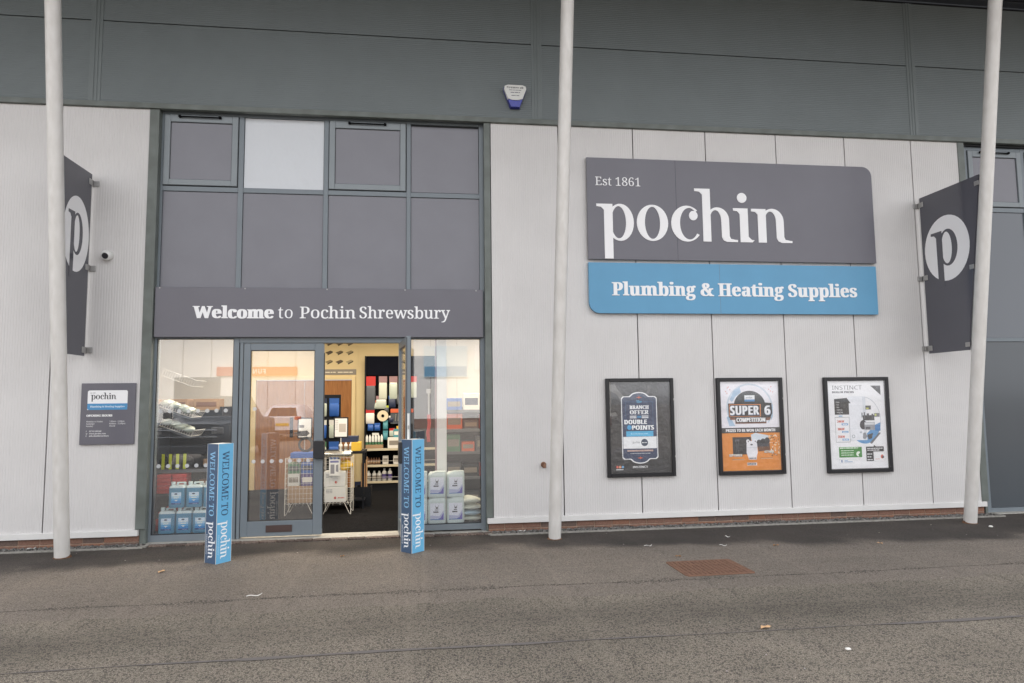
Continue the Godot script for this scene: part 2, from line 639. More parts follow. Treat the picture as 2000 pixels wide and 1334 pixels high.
func build_ground():
	var wob := FastNoiseLite.new()
	wob.seed = 4
	wob.frequency = 0.55
	wob.fractal_octaves = 5
	var fine := asphalt_material("asphalt_fine", 0.15, 0.66)
	fine.uv1_scale = Vector3(0.85, 0.85, 0.85)
	var rough := asphalt_material("asphalt_coarse", 0.13, 0.78)
	rough.uv1_scale = Vector3(0.8, 0.8, 0.8)
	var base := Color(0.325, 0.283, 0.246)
	# footway: vertex tint darkens a strip along the wall, full tone past an uneven edge
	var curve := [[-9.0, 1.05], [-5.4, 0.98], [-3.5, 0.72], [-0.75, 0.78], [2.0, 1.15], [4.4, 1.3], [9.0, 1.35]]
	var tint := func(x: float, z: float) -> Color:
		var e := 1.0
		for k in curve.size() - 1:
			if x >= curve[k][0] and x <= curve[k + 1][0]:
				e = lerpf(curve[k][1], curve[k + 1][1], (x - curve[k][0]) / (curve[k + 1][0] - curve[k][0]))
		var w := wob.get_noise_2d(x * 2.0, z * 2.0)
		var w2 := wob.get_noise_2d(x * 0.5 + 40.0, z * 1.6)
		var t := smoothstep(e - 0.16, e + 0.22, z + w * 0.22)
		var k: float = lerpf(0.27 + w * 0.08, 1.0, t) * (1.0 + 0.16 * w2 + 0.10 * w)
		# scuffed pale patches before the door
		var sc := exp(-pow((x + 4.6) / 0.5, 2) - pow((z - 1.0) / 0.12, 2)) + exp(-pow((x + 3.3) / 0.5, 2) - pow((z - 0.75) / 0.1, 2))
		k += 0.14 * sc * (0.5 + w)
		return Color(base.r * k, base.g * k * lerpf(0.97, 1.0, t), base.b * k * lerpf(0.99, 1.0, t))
	var still := func(_x: float, z: float) -> float: return z
	var near_edge := func(x: float, z: float) -> float: return blend_z(x, wob) if z > 2.71 else z
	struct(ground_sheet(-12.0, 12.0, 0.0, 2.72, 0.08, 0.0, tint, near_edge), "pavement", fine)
	var tint2 := func(x: float, z: float) -> Color:
		var w := wob.get_noise_2d(x * 0.7 + 90.0, z * 1.3)
		var w2 := wob.get_noise_2d(x * 3.0, z * 3.0 + 70.0)
		var lane := exp(-pow((z - 3.22 - 0.10 * sin(x * 0.8)) / 0.28, 2)) * (0.14 + 0.26 * clampf(wob.get_noise_2d(x * 0.5, 7.0) + 0.3, 0.0, 1.0))
		var k: float = (0.97 + 0.26 * w + 0.14 * w2) * (1.0 - lane)
		return Color(base.r * k * 0.97, base.g * k * 0.985, base.b * k * 0.95)
	var far_edge := func(x: float, z: float) -> float: return blend_z(x, wob) if z < 2.73 else z
	struct(ground_sheet(-12.0, 12.0, 2.72, 8.0, 0.08, 0.0, tint2, far_edge), "car_park", rough)
	var flatb := B.new()
	flatb.col = base
	flatb.rect(-150, -0.304, 150, -0.004, -30, 150)
	struct(flatb, "ground", rough)
	# the open joint between the two surfacings, crumbled dark
	var patch := FastNoiseLite.new()
	patch.seed = 77
	patch.frequency = 0.9
	var prev := []
	var pit := B.new()
	pit.box(Vector3.ZERO, Vector3(1, 0.5, 1), 0.3)
	var pm := MultiMesh.new()
	pm.transform_format = MultiMesh.TRANSFORM_3D
	pm.use_colors = true
	pm.mesh = pit.mesh()
	pm.instance_count = 4200
	for i in 4200:
		var x := rng.randf_range(-6.5, 6.8)
		var k: float = clampf(0.45 + patch.get_noise_1d(x * 1.2) * 1.6, 0.06, 1.0)
		var r := rng.randf_range(0.004, 0.011) * (0.55 + 0.45 * k)
		pm.set_instance_transform(i, Transform3D(Basis(Vector3.UP, rng.randf() * TAU).scaled(Vector3(r * 1.6, 0.0035, r)), Vector3(x, 0.001, joint_z(x) + rng.randfn(0.0, 0.040) * k)))
		var g := rng.randf_range(0.035, 0.10)
		pm.set_instance_color(i, Color(g, g * 0.88, g * 0.78))
	var pim := MultiMeshInstance3D.new()
	pim.name = "crumbled_tarmac"
	pim.multimesh = pm
	var pmat := mat("crumbs", "ffffff", 0.95)
	pmat.vertex_color_use_as_albedo = true
	pim.material_override = pmat
	add_child(pim)
	tag(pim, "dark crumbled tarmac along the joint between the two surfacings", "tarmac")
	pim.set_meta("kind", "stuff")
	# bituminous sealant over the service trench
	var sm := mat("sealant", "67625f", 0.8)
	var s := B.new()
	prev = []
	for i in 321:
		var x := -9.6 + i * 0.06
		var k: float = clampf(0.35 + patch.get_noise_1d(x * 0.9 + 50.0) * 1.5, 0.0, 1.0)
		var z := 3.74 + 0.02 * sin(x * 0.6) + 0.005 * sin(x * 4.1)
		var wv := 0.004 + 0.022 * k * (0.7 + 0.5 * rng.randf())
		var cur := [Vector3(x, 0.004, z + wv), Vector3(x, 0.004, z - wv)]
		if prev:
			s.quad(prev[0], cur[0], cur[1], prev[1])
		prev = cur
	struct(s, "trench_sealant", sm)
	# edging strips and gravel margin along the wall
	for run in [[-9.0, -4.83, 0.19], [-0.94, 5.86, 0.19]]:
		var k := B.new()
		k.rect(run[0], -0.05, run[1], 0.016, run[2] - 0.02, run[2] + 0.02, 0.003)
		var endx: float = run[1] if run[1] < 0 else run[0]
		k.rect(endx - 0.02, -0.05, endx + 0.02, 0.016, 0.0, run[2] - 0.022, 0.003)
		if run[1] > 5:
			k.rect(run[1] - 0.02, -0.05, run[1] + 0.02, 0.016, 0.0, run[2] - 0.022, 0.003)
		struct(k, "kerb_edging", M.concrete)
	var st := B.new()
	var ico := []
	for i in 6:
		ico.append(Vector3(cos(TAU * i / 6), 0.0, sin(TAU * i / 6)))
	for i in 6:
		var a: Vector3 = ico[i]
		var e: Vector3 = ico[(i + 1) % 6]
		st.tri(a, e, Vector3(0.1, 0.7, 0)); st.tri(a, e, Vector3(0, -0.6, 0.1))
	var mm := MultiMesh.new()
	mm.transform_format = MultiMesh.TRANSFORM_3D
	mm.use_colors = true
	mm.mesh = st.mesh()
	var gm := mat("gravel", "ffffff", 0.9)
	gm.vertex_color_use_as_albedo = true
	mm.instance_count = 5200
	for i in 5200:
		var left := i < 1900
		var x := rng.randf_range(-8.6, -4.86) if left else rng.randf_range(-0.9, 5.8)
		var r := rng.randf_range(0.010, 0.022)
		var t := Transform3D(Basis.from_euler(Vector3(rng.randf() * TAU, rng.randf() * TAU, rng.randf() * TAU)).scaled(Vector3(r, r * 0.8, r)), Vector3(x, rng.randf_range(0.0, 0.014), rng.randf_range(0.012, 0.165)))
		mm.set_instance_transform(i, t)
		var g := rng.randf_range(0.04, 0.24)
		mm.set_instance_color(i, Color(g, g * 0.96, g * 0.9))
	var gi := MultiMeshInstance3D.new()
	gi.name = "gravel"
	gi.multimesh = mm
	gi.material_override = gm
	add_child(gi)
	tag(gi, "dark gravel margin along the foot of the clad wall", "gravel")
	gi.set_meta("kind", "stuff")
	# small paving blocks before the shopfront
	var pv := Node3D.new()
	pv.name = "doorway_paving"
	add_child(pv)
	pv.set_meta("kind", "structure")
	var x := -4.80
	while x < -0.99:
		part(bx(x, -0.05, x + 0.192, 0.014 + rng.randf() * 0.003, 0.045, 0.142, 0.004), "paver", M.paver if rng.randf() < 0.6 else M.paver_dark, pv)
		x += 0.2


# ---------------------------------------------------------------- building
func ribbed(x0: float, x1: float, y0: float, y1: float, zf: float, pitch: float, upright: bool) -> B:
	var b := B.new()
	var depth := 0.0020
	var lo := x0 if upright else y0
	var hi := x1 if upright else y1
	var prof := [[0.0, 0.0], [0.62, 0.0], [0.72, -1.0], [0.90, -1.0]]
	var pts := []
	var a := lo
	while a < hi - 0.001:
		for q in prof:
			var p: float = a + q[0] * pitch
			if p < hi:
				pts.append(Vector2(p, zf + q[1] * depth))
		a += pitch
	pts.append(Vector2(hi, zf))
	for k in pts.size() - 1:
		var p: Vector2 = pts[k]
		var q: Vector2 = pts[k + 1]
		if upright:
			b.quad(Vector3(p.x, y0, p.y), Vector3(q.x, y0, q.y), Vector3(q.x, y1, q.y), Vector3(p.x, y1, p.y))
		else:
			b.quad(Vector3(x0, p.x, p.y), Vector3(x1, p.x, p.y), Vector3(x1, q.x, q.y), Vector3(x0, q.x, q.y))
	b.rect(x0, y0, x1, y1, zf - 0.028, zf - 0.004)
	return b


func bricks(x0: float, x1: float, parent: Node):
	part(bx(x0, -0.1, x1, 0.112, -0.16, -0.017), "mortar_bed", M.mortar, parent)
	var ms := [M.brick, M.brick, M.brick_dark, M.brick_red]
	var x := x0 - rng.randf() * 0.12
	while x < x1 - 0.02:
		var a: float = max(x, x0)
		var e: float = min(x + 0.215, x1)
		if e - a > 0.03:
			part(bx(a, 0.040 , e, 0.105, -0.10, -0.008 - rng.randf() * 0.003, 0.003), "brick", ms[rng.randi() % 4], parent)
			part(bx(a, -0.035 , e, 0.030, -0.10, -0.008 - rng.randf() * 0.003, 0.003), "brick", ms[rng.randi() % 4], parent)
		x += 0.225


func window_pane(w: Node, x0: float, y0: float, x1: float, y1: float, m: Material, z := -0.095):
	part(bx(x0, y0, x1, y1, z - 0.012, z), "pane", m, w)


func casement(bld: Node, x0: float, y0: float, x1: float, y1: float, hx0: float, hx1: float, m: Material):
	var w := Node3D.new()
	w.name = "opening_window" if not bld.has_node("opening_window") else "opening_window_%03d" % (bld.find_children("opening_window*", "", false, false).size())
	bld.add_child(w)
	part(bx(x0, y0, x1, y1, -0.115, -0.084), "gasket", M.gasket, w)
	var f := B.new()
	var t := 0.076
	var g := 0.006
	f.rect(x0 + g, y0 + g, x0 + t, y1 - g, -0.10, -0.062, 0.004)
	f.rect(x1 - t, y0 + g, x1 - g, y1 - g, -0.10, -0.062, 0.004)
	f.rect(x0 + t, y0 + g, x1 - t, y0 + t, -0.10, -0.062, 0.004)
	f.rect(x0 + t, y1 - t - 0.018, x1 - t, y1 - g, -0.10, -0.062, 0.004)
	part(f, "sash_frame", M.sash, w)
	part(bx(x0 + t + 0.006, y0 + t + 0.006, x1 - t - 0.006, y1 - t - 0.026, -0.10, -0.080), "pane", m, w)
	var h := B.new()
	h.rect(hx0, y1 - 0.045, hx1, y1 - 0.030, -0.045, -0.028, 0.004)
	h.rect(hx0, y1 - 0.047, hx0 + 0.03, y1 - 0.018, -0.062, -0.03, 0.004)
	h.rect(hx1 - 0.03, y1 - 0.047, hx1, y1 - 0.018, -0.062, -0.03, 0.004)
	part(h, "handle", M.black, w)


func glazing(bld: Node, called: String, x0: float, y0: float, x1: float, y1: float) -> MeshInstance3D:
	var g := B.new()
	g.rect(x0, y0, x1, y1, -0.104, -0.098)
	var o := part(g, called, M.glass, bld)
	var c := B.new()
	c.quad(Vector3(x0, y0, -0.112), Vector3(x1, y0, -0.112), Vector3(x1, y1, -0.112), Vector3(x0, y1, -0.112))
	part(c, "reflective_coating", M.coating, o)
	return o


func build_building():
	var b := thing("retail_warehouse", "pale grey ribbed metal clad retail unit with dark grey shopfront and upper cladding", "building")
	# dark shell behind the cladding; the shopfront openings stay open
	for r in [[-14.0, -4.94, -0.2, 7.2], [-0.955, 5.80, -0.2, 7.2], [-4.94, -0.955, 5.19, 7.2], [5.80, 14.0, 5.15, 7.2]]:
		part(bx(r[0], r[2], r[1], r[3], -0.24, -0.032), "shell_wall", M.backing, b)
	part(bx(-14.0, 7.2, 14.0, 7.5, -12.0, -0.24), "roof", M.backing, b)
	# pale panels
	var joints := [[-9.976, -8.976], [-8.976, -7.976], [-7.976, -6.976], [-6.976, -5.976], [-5.976, -4.995], [-0.884, 0.0], [0.0, 1.0], [1.0, 2.0], [2.0, 3.0], [3.0, 4.0], [4.0, 5.0], [5.0, 5.712], [7.88, 8.88], [8.88, 9.88], [9.88, 10.88], [10.88, 11.88]]
	for j in joints:
		part(ribbed(j[0] + 0.007, j[1] - (0.007 if j[1] != 5.712 and j[1] != -4.995 else 0.0), 0.15, 5.142, 0.0, 0.0295, true), "cladding_panel", M.panel, b)
	# upper dark panels, two courses, with cover strips
	var covers := [-11.0, -5.635, -0.27, 5.08, 10.43]
	for k in covers.size() - 1:
		for row in [[5.217, 6.222], [6.236, 7.15]]:
			part(ribbed(covers[k] + 0.02, covers[k + 1] - 0.02, row[0], row[1], 0.0, 0.0262, false), "upper_cladding_panel", M.band, b)
	for cx in covers:
		var c := B.new()
		c.rect(cx - 0.068, 5.216, cx + 0.068, 7.15, -0.01, 0.006, 0.002)
		c.rect(cx - 0.032, 5.216, cx - 0.008, 7.15, 0.0065, 0.013, 0.002)
		c.rect(cx + 0.008, 5.216, cx + 0.032, 7.15, 0.0065, 0.013, 0.002)
		part(c, "cover_strip", M.band_trim, b)
	part(bx(-12, 5.145, 12, 5.212, -0.03, 0.035, 0.004), "drip_flashing", M.trim, b)
	# white base flashing and brick plinth
	for r in [[-9.9, -4.955], [-0.958, 5.768], [7.79, 11.9]]:
		var f := B.new()
		f.rect(r[0], 0.106, r[1], 0.172, -0.02, 0.030, 0.003)
		part(f, "base_flashing", M.flashing, b)
	for r in [[-9.9, -4.955], [-0.94, 5.75], [7.80, 11.9]]:
		var pl := Node3D.new()
		pl.name = "brick_plinth" if r[0] < -5 else ("brick_plinth_001" if r[0] < 0 else "brick_plinth_002")
		b.add_child(pl)
		bricks(r[0] if r[0] > -5 else -8.4, r[1], pl)
	# corner trims
	for r in [[-4.994, -4.884, 0.176], [-0.968, -0.886, 0.176], [5.713, 5.812, 0.176], [7.785, 7.879, 0.176]]:
		var t := B.new()
		t.rect(r[0], r[2], r[1], 5.144, -0.20, 0.012, 0.004)
		part(t, "corner_trim", M.trim, b)
	for r in [[-4.95, -4.884, 0.0], [-0.968, -0.944, 0.0], [5.775, 5.812, 0.0]]:
		part(bx(r[0], 0.0, r[1], 0.174, -0.20, -0.012, 0.003), "trim_foot", M.trim, b)
	# ---- shopfront screen
	var zf := -0.08
	var fr := func(x0: float, y0: float, x1: float, y1: float, called: String, z := -0.08):
		part(bx(x0, y0, x1, y1, -0.19, z, 0.003), called, M.frame, b)
	part(bx(-4.884, 5.182, -0.966, 5.30, -0.20, -0.05), "head_packer", M.gasket, b)
	fr.call(-4.926, 0.0, -4.858, 5.18, "mullion")
	fr.call(-1.024, 0.0, -0.966, 5.18, "mullion")
	fr.call(-3.985, 0.0, -3.925, 5.125, "mullion")
	fr.call(-2.965, 2.40, -2.907, 5.125, "mullion")
	fr.call(-1.944, 0.0, -1.890, 5.125, "mullion")
	fr.call(-4.858, 5.125, -1.024, 5.180, "head_frame", -0.082)
	for s in [[-4.858, -3.985], [-3.925, -2.965], [-2.907, -1.944], [-1.890, -1.024]]:
		fr.call(s[0], 4.172, s[1], 4.232, "transom", -0.083)
	for s in [[-4.858, -3.985], [-3.925, -2.965], [-2.907, -1.944], [-1.890, -1.024]]:
		part(bx(s[0] + 0.004, 2.60, s[1] - 0.004, 4.168, -0.115, -0.100), "infill_panel", M.infill, b)
		part(bx(s[0], 2.60, s[1], 4.172, -0.130, -0.112), "gasket", M.gasket, b)
	casement(b, -4.858, 4.236, -3.988, 5.124, -4.687, -4.19, M.infill)
	casement(b, -2.904, 4.236, -1.948, 5.124, -2.666, -2.196, M.infill)
	part(bx(-3.920, 4.237, -2.970, 5.120, -0.106, -0.100), "foil_covered_pane", M.film, b)
	part(bx(-1.884, 4.240, -1.030, 5.10, -0.112, -0.098), "infill_panel", M.infill, b)
	for s in [[-3.925, -2.965], [-1.890, -1.024]]:
		part(bx(s[0], 4.232, s[1], 5.125, -0.130, -0.114), "gasket", M.gasket, b)
	# lower part: sills, head over the door, side lights
	fr.call(-4.858, 0.012, -3.985, 0.088, "sill_frame")
	fr.call(-1.890, 0.030, -1.024, 0.100, "sill_frame")
	fr.call(-4.858, 2.372, -3.985, 2.44, "light_head")
	fr.call(-1.890, 2.372, -1.024, 2.44, "light_head")
	fr.call(-3.925, 2.322, -1.944, 2.44, "door_head")
	fr.call(-3.915, 0.0, -3.876, 2.322, "door_jamb", -0.086)
	part(bx(-4.95, -0.05, -0.945, 0.012, -0.25, 0.04, 0.004), "threshold", M.threshold, b)
	var lg := glazing(b, "side_window", -4.858, 0.088, -3.985, 2.372)
	var rg := glazing(b, "side_window", -1.890, 0.100, -1.024, 2.372)
	for r in [[-4.858, -3.985, 0.088, lg], [-1.890, -1.024, 0.100, rg]]:
		var gk := B.new()
		gk.rect(r[0], r[2], r[0] + 0.008, 2.372, -0.097, -0.088)
		gk.rect(r[1] - 0.008, r[2], r[1], 2.372, -0.097, -0.088)
		gk.rect(r[0] + 0.008, r[2], r[1] - 0.008, r[2] + 0.008, -0.097, -0.088)
		gk.rect(r[0] + 0.008, 2.364, r[1] - 0.008, 2.372, -0.097, -0.088)
		part(gk, "gasket", M.gasket, r[3])
	for y in [0.875, 1.515]:
		for k in 8:
			var d := B.new()
			d.prism(disc(-4.80 + k * 0.105, y, 0.0235, 0.0235, 18), -0.0975, -0.0965)
			part(d, "manifestation_dot", M.dots, lg)
	# the closed leaf
	var leaf := Node3D.new()
	leaf.name = "closed_door"
	b.add_child(leaf)
	build_leaf(leaf, -3.869, -2.932, true)
	# the leaf that stands open against the street
	var op := Node3D.new()
	op.name = "open_door"
	b.add_child(op)
	build_leaf(op, -0.937, 0.0, false)
	op.transform = Transform3D(Basis(Vector3.UP, deg_to_rad(97.5)), Vector3(-1.985, 0, -0.075))
	# ---- neighbouring shopfront at the right
	fr.call(5.835, 0.0, 5.925, 5.15, "mullion")
	fr.call(6.775, 0.0, 6.835, 5.15, "mullion")
	fr.call(7.72, 0.0, 7.78, 5.15, "mullion")
	part(bx(5.812, 0.0, 5.836, 5.145, -0.19, -0.10), "gasket", M.gasket, b)
	part(bx(5.812, 5.12, 9.0, 5.145, -0.19, -0.04), "head_packer", M.gasket, b)
	for s in [[5.925, 6.775], [6.835, 7.72]]:
		fr.call(s[0], 5.07, s[1], 5.118, "head_frame", -0.082)
		fr.call(s[0], 4.180, s[1], 4.245, "transom", -0.083)
		fr.call(s[0], 2.336, s[1], 2.386, "transom", -0.083)
		fr.call(s[0], 0.0, s[1], 0.062, "sill_frame")
		part(bx(s[0] + 0.003, 2.388, s[1] - 0.003, 4.178, -0.12, -0.10), "tinted_pane", M.grey_glass, b)
		part(bx(s[0] + 0.003, 0.064, s[1] - 0.003, 2.334, -0.12, -0.10), "tinted_pane", M.dark_glass, b)
		casement(b, s[0] + 0.002, 4.248, s[1] - 0.002, 5.068, s[0] + 0.18, s[1] - 0.2, M.infill)
	part(bx(5.80, -0.2, 14.0, 5.15, -0.30, -0.20), "shell_wall", M.backing, b)
	part(bx(7.885, -0.2, 14.0, 5.145, -0.19, -0.034), "shell_wall", M.backing, b)
	part(bx(5.775, -0.05, 9.0, 0.010, -0.2, 0.03, 0.004), "threshold", M.threshold, b)
	# ---- canopy over the forecourt
	var sof := B.new()
	sof.rect(-14, 7.22, 14, 7.34, 0.0, 3.02)
	part(sof, "canopy_deck", M.band, b)
	for k in 18:
		part(bx(-14, 7.155 , 14, 7.218, 0.06 + k * 0.165, 0.19 + k * 0.165, 0.004), "soffit_plank", M.soffit, b)
	part(bx(-14, 7.10, 14, 7.42, 3.04, 3.10, 0.004), "canopy_fascia", M.band_trim, b)
	# ---- inside of the shop
	part(bx(-7.0, -0.15, 1.6, 0.004, -4.9, -0.26), "shop_floor", M.carpet, b)
	part(bx(-4.94, -0.15, -0.955, 0.006, -0.2595, -0.2505), "door_mat_floor", M.carpet, b)
	part(bx(-7.0, 2.92, 1.6, 3.04, -4.9, -0.20), "shop_ceiling", M.ceiling, b)
	part(bx(-7.0, -0.012, -4.985, 2.92, -4.78, -4.65), "back_wall", M.white_wall, b)
	part(bx(-3.045, -0.012, -1.95, 2.92, -4.78, -4.65), "back_wall", M.cream, b)
	part(bx(-1.95, -0.012, 1.6, 2.92, -4.78, -4.65), "back_wall", M.white_wall, b)
	part(bx(-4.985, 2.075, -3.045, 2.92, -4.78, -4.65), "back_wall", M.cream, b)
	part(bx(-7.12, -0.012, -7.0, 2.92, -4.9, -0.26), "side_wall", M.white_wall, b)
	part(bx(1.6, -0.012, 1.72, 2.92, -4.9, -0.26), "side_wall", M.white_wall, b)
	part(bx(-7.0, -0.012, -4.94, 2.92, -0.28, -0.242), "side_wall", M.cream, b)
	part(bx(-0.955, -0.012, 1.6, 2.92, -0.28, -0.242), "side_wall", M.cream, b)
	part(bx(-7.0, -0.012, -4.99, 0.11, -4.648, -4.63), "skirting", M.navy, b)
	part(bx(-3.04, -0.012, 1.6, 0.11, -4.648, -4.63), "skirting", M.navy, b)
	var ar := B.new()
	ar.rect(-4.985, 0.0, -4.835, 2.075, -4.70, -4.62, 0.006)
	ar.rect(-3.10, 0.0, -3.03, 2.075, -4.70, -4.62, 0.006)
	ar.rect(-4.835, 2.01, -3.10, 2.075, -4.70, -4.62, 0.006)
	part(ar, "door_frame", M.cream, b)
	for s in [[-4.83, -3.972], [-3.964, -3.105]]:
		var dl := part(bx(s[0], 0.005, s[1], 2.005, -4.70, -4.655, 0.003), "wooden_door", M.door_wood, b)
		var hx: float = s[1] - 0.09 if s[0] < -4 else s[0] + 0.09
		part(bx(hx - 0.07, 1.02, hx + 0.07, 1.04, -4.63, -4.61, 0.004), "handle", M.steel, dl)
		part(bx(hx - 0.16, 0.95, hx - 0.10, 1.32, -4.656, -4.650), "vision_panel", M.black, dl)
	# lamps of the shop ceiling
	for p in [Vector2(-4.3, -1.0), Vector2(-2.4, -1.0), Vector2(-0.6, -1.3), Vector2(-4.6, -3.3), Vector2(-2.6, -3.1), Vector2(-0.4, -3.3)]:
		part(bx(p.x - 0.3, 2.898, p.x + 0.3, 2.918, p.y - 0.3, p.y + 0.3, 0.004), "ceiling_lamp", M.lamp_panel, b)
		var l := AreaLight3D.new()
		l.name = numbered("ceiling_lamp_glow")
		l.area_size = Vector2(0.58, 0.58)
		l.light_color = Color(1.0, 0.94, 0.85)
		l.light_energy = 2.3 if p.y > -2.0 else 1.6
		if "area_range" in l:
			l.set("area_range", 12.0)
		l.shadow_enabled = true
		add_child(l)
		l.transform = Transform3D(Basis(Vector3.RIGHT, -PI / 2), Vector3(p.x, 2.89, p.y))


func build_leaf(n: Node, x0: float, x1: float, closed: bool):
	# built lying in the wall plane, x0 to x1; the pull edge is at x1 for the closed leaf and at x0 for the open one
	var z0 := -0.135
	var z1 := -0.085
	if not closed:
		z0 = -0.05
		z1 = 0.0
	var le := x0 + 0.078
	var re := x1 - 0.108
	if not closed:
		le = x0 + 0.108
		re = x1 - 0.078
	part(bx(x0, 0.03, le, 2.318, z0, z1, 0.004), "stile", M.frame, n)
	part(bx(re, 0.03, x1, 2.318, z0, z1, 0.004), "stile", M.frame, n)
	part(bx(le, 2.232, re, 2.318, z0, z1 - 0.001, 0.004), "top_rail", M.frame, n)
	part(bx(le, 0.03, re, 0.207, z0, z1 - 0.001, 0.004), "bottom_rail", M.frame, n)
	var zm := (z0 + z1) / 2
	var g := B.new()
	g.rect(le, 0.207, re, 2.232, zm - 0.003, zm + 0.003)
	var ct := B.new()
	ct.quad(Vector3(le, 0.207, zm - 0.010), Vector3(re, 0.207, zm - 0.010), Vector3(re, 2.232, zm - 0.010), Vector3(le, 2.232, zm - 0.010))
	var gl := part(g, "door_glass", M.glass, n)
	part(ct, "reflective_coating", M.coating, gl)
	var gk := B.new()
	gk.rect(le, 0.207, le + 0.007, 2.232, zm + 0.004, z1 - 0.008)
	gk.rect(re - 0.007, 0.207, re, 2.232, zm + 0.004, z1 - 0.008)
	gk.rect(le + 0.007, 0.207, re - 0.007, 0.214, zm + 0.004, z1 - 0.008)
	gk.rect(le + 0.007, 2.225, re - 0.007, 2.232, zm + 0.004, z1 - 0.008)
	part(gk, "gasket", M.gasket, n)
	for k in 7:
		var d := B.new()
		d.prism(disc(le + 0.055 + k * 0.105, 0.905, 0.0235, 0.0235, 18), zm + 0.0036, zm + 0.0046)
		part(d, "manifestation_dot", M.dots, gl)
	if closed:
		var d := B.new()
		d.prism(disc(le + 0.055, 1.53, 0.0235, 0.0235, 18), zm + 0.0036, zm + 0.0046)
		part(d, "manifestation_dot", M.dots, gl)
		var lp := B.new()
		lp.rect(-3.575, 0.078, -3.275, 0.158, z1, z1 + 0.010, 0.003)
		part(lp, "letter_plate", M.letter_plate, n)
		var lf := B.new()
		lf.rect(-3.555, 0.092, -3.295, 0.144, z1 + 0.0105, z1 + 0.014, 0.002)
		part(lf, "letter_flap", M.letter_plate, n)
		var h := B.new()
		h.rect(-3.03, 0.93, -2.905, 1.14, z1, z1 + 0.075, 0.008)
		part(h, "pull_handle", M.black_plastic, n)
		part(bx(-2.9318, 0.1, -2.925, 2.2, z0 + 0.005, z1 - 0.006), "edge_seal", M.gasket, n)
	else:
		var h := B.new()
		h.rect(x0 + 0.0, 0.93, x0 + 0.125, 1.16, z0 - 0.075, z0, 0.008)
		part(h, "pull_handle", M.black_plastic, n)
		for r in [[1.19, 1.47], [0.42, 0.70]]:
			var p := B.new()
			p.rect(x0 - 0.004, r[0], x0, r[1], z0 + 0.012, z1 - 0.012, 0.001)
			var pt := part(p, "lock_faceplate", M.white_plastic, n)
			part(bx(x0 - 0.018, r[0] + 0.11, x0 - 0.0045, r[0] + 0.15, z0 + 0.018, z1 - 0.018, 0.002), "hook_bolt", M.steel, pt)
		part(bx(x0 - 0.003, 0.1, x0, 2.3, z0 + 0.003, z0 + 0.009), "edge_seal", M.gasket, n)
		var ca := B.new()
		ca.rect(re - 0.35, 2.245, re - 0.05, 2.295, z1, z1 + 0.05, 0.006)
		part(ca, "door_closer", M.clip, n)


# ---------------------------------------------------------------- the wordmark, drawn from arcs and strokes; x-height 1, baseline 0
const MARK_WIDTH := 5.62


func put(b: B, o: Vector2, s: Vector2, p: Array, z0: float, z1: float):
	var q := PackedVector2Array()
	for a in p:
		q.append(o + Vector2(a[0], a[1]) * s)
	b.prism(q, z0, z1)


func put_ring(b: B, o: Vector2, s: Vector2, e: Array, i: Array, a0: float, a1: float, z0: float, z1: float, k := 26):
	var po := arc(e[0], e[1], e[2], e[3], a0, a1, k)
	var pi := arc(i[0], i[1], i[2], i[3], a0, a1, k)
	for j in po.size():
		po[j] = o + po[j] * s
		pi[j] = o + pi[j] * s
	b.ring(po, pi, z0, z1, false)


func glyph_p(b: B, o: Vector2, s: Vector2, z0: float, z1: float, drop := -0.53):
	put(b, o, s, [[0.21, drop], [0.45, drop], [0.45, 0.99], [0.0, 0.99], [0.0, 0.915], [0.13, 0.90], [0.21, 0.82]], z0, z1)
	put_ring(b, o, s, [0.66, 0.475, 0.38, 0.525], [0.615, 0.475, 0.205, 0.455], -162, 160, z0, z1 - 0.0002)


func wordmark(b: B, at: Vector2, width: float, xh: float, z0: float, z1: float, drop := -0.53):
	var s := Vector2(width / MARK_WIDTH, xh)
	glyph_p(b, at, s, z0, z1, drop)
	put_ring(b, at, s, [1.567, 0.48, 0.443, 0.515], [1.567, 0.48, 0.215, 0.455], 0, 360, z0, z1, 36)
	put_ring(b, at, s, [2.55, 0.48, 0.45, 0.515], [2.62, 0.48, 0.27, 0.452], 48, 322, z0, z1)
	b.prism(xform(disc(2.74, 0.715, 0.125, 0.135, 18), at, s), z0, z1 - 0.0003)
	put(b, at, s, [[3.01, -0.02], [3.24, -0.02], [3.24, 1.50], [2.79, 1.50], [2.79, 1.425], [2.93, 1.41], [3.01, 1.33]], z0, z1)
	put(b, at, s, [[4.09, -0.02], [4.44, -0.02], [4.50, 0.04], [4.42, 0.05], [4.33, 0.14], [4.33, 0.96], [3.90, 0.96], [3.90, 0.885], [4.02, 0.87], [4.09, 0.79], [4.09, 0.2]], z0, z1)
	b.prism(xform(disc(4.17, 1.265, 0.142, 0.145, 24), at, s), z0, z1)
	put(b, at, s, [[4.62, -0.02], [4.86, -0.02], [4.86, 0.955], [4.43, 0.955], [4.43, 0.88], [4.55, 0.865], [4.62, 0.79]], z0, z1)
	for d in [0.0, 1.61]:
		put_ring(b, at, s, [3.44 + d, 0.60, 0.335, 0.37], [3.38 + d, 0.60, 0.165, 0.285], 0, 155, z0, z1 - 0.0002, 18)
		put(b, at, s, [[3.545 + d, 0.60], [3.775 + d, 0.60], [3.775 + d, 0.15], [3.81 + d, 0.07], [3.94 + d, 0.045], [4.01 + d, 0.04], [4.01 + d, -0.02], [3.70 + d, -0.02], [3.60 + d, 0.02], [3.55 + d, 0.12]], z0, z1)


func xform(p: PackedVector2Array, o: Vector2, s: Vector2) -> PackedVector2Array:
	var q := PackedVector2Array()
	for a in p:
		q.append(o + a * s)
	return q


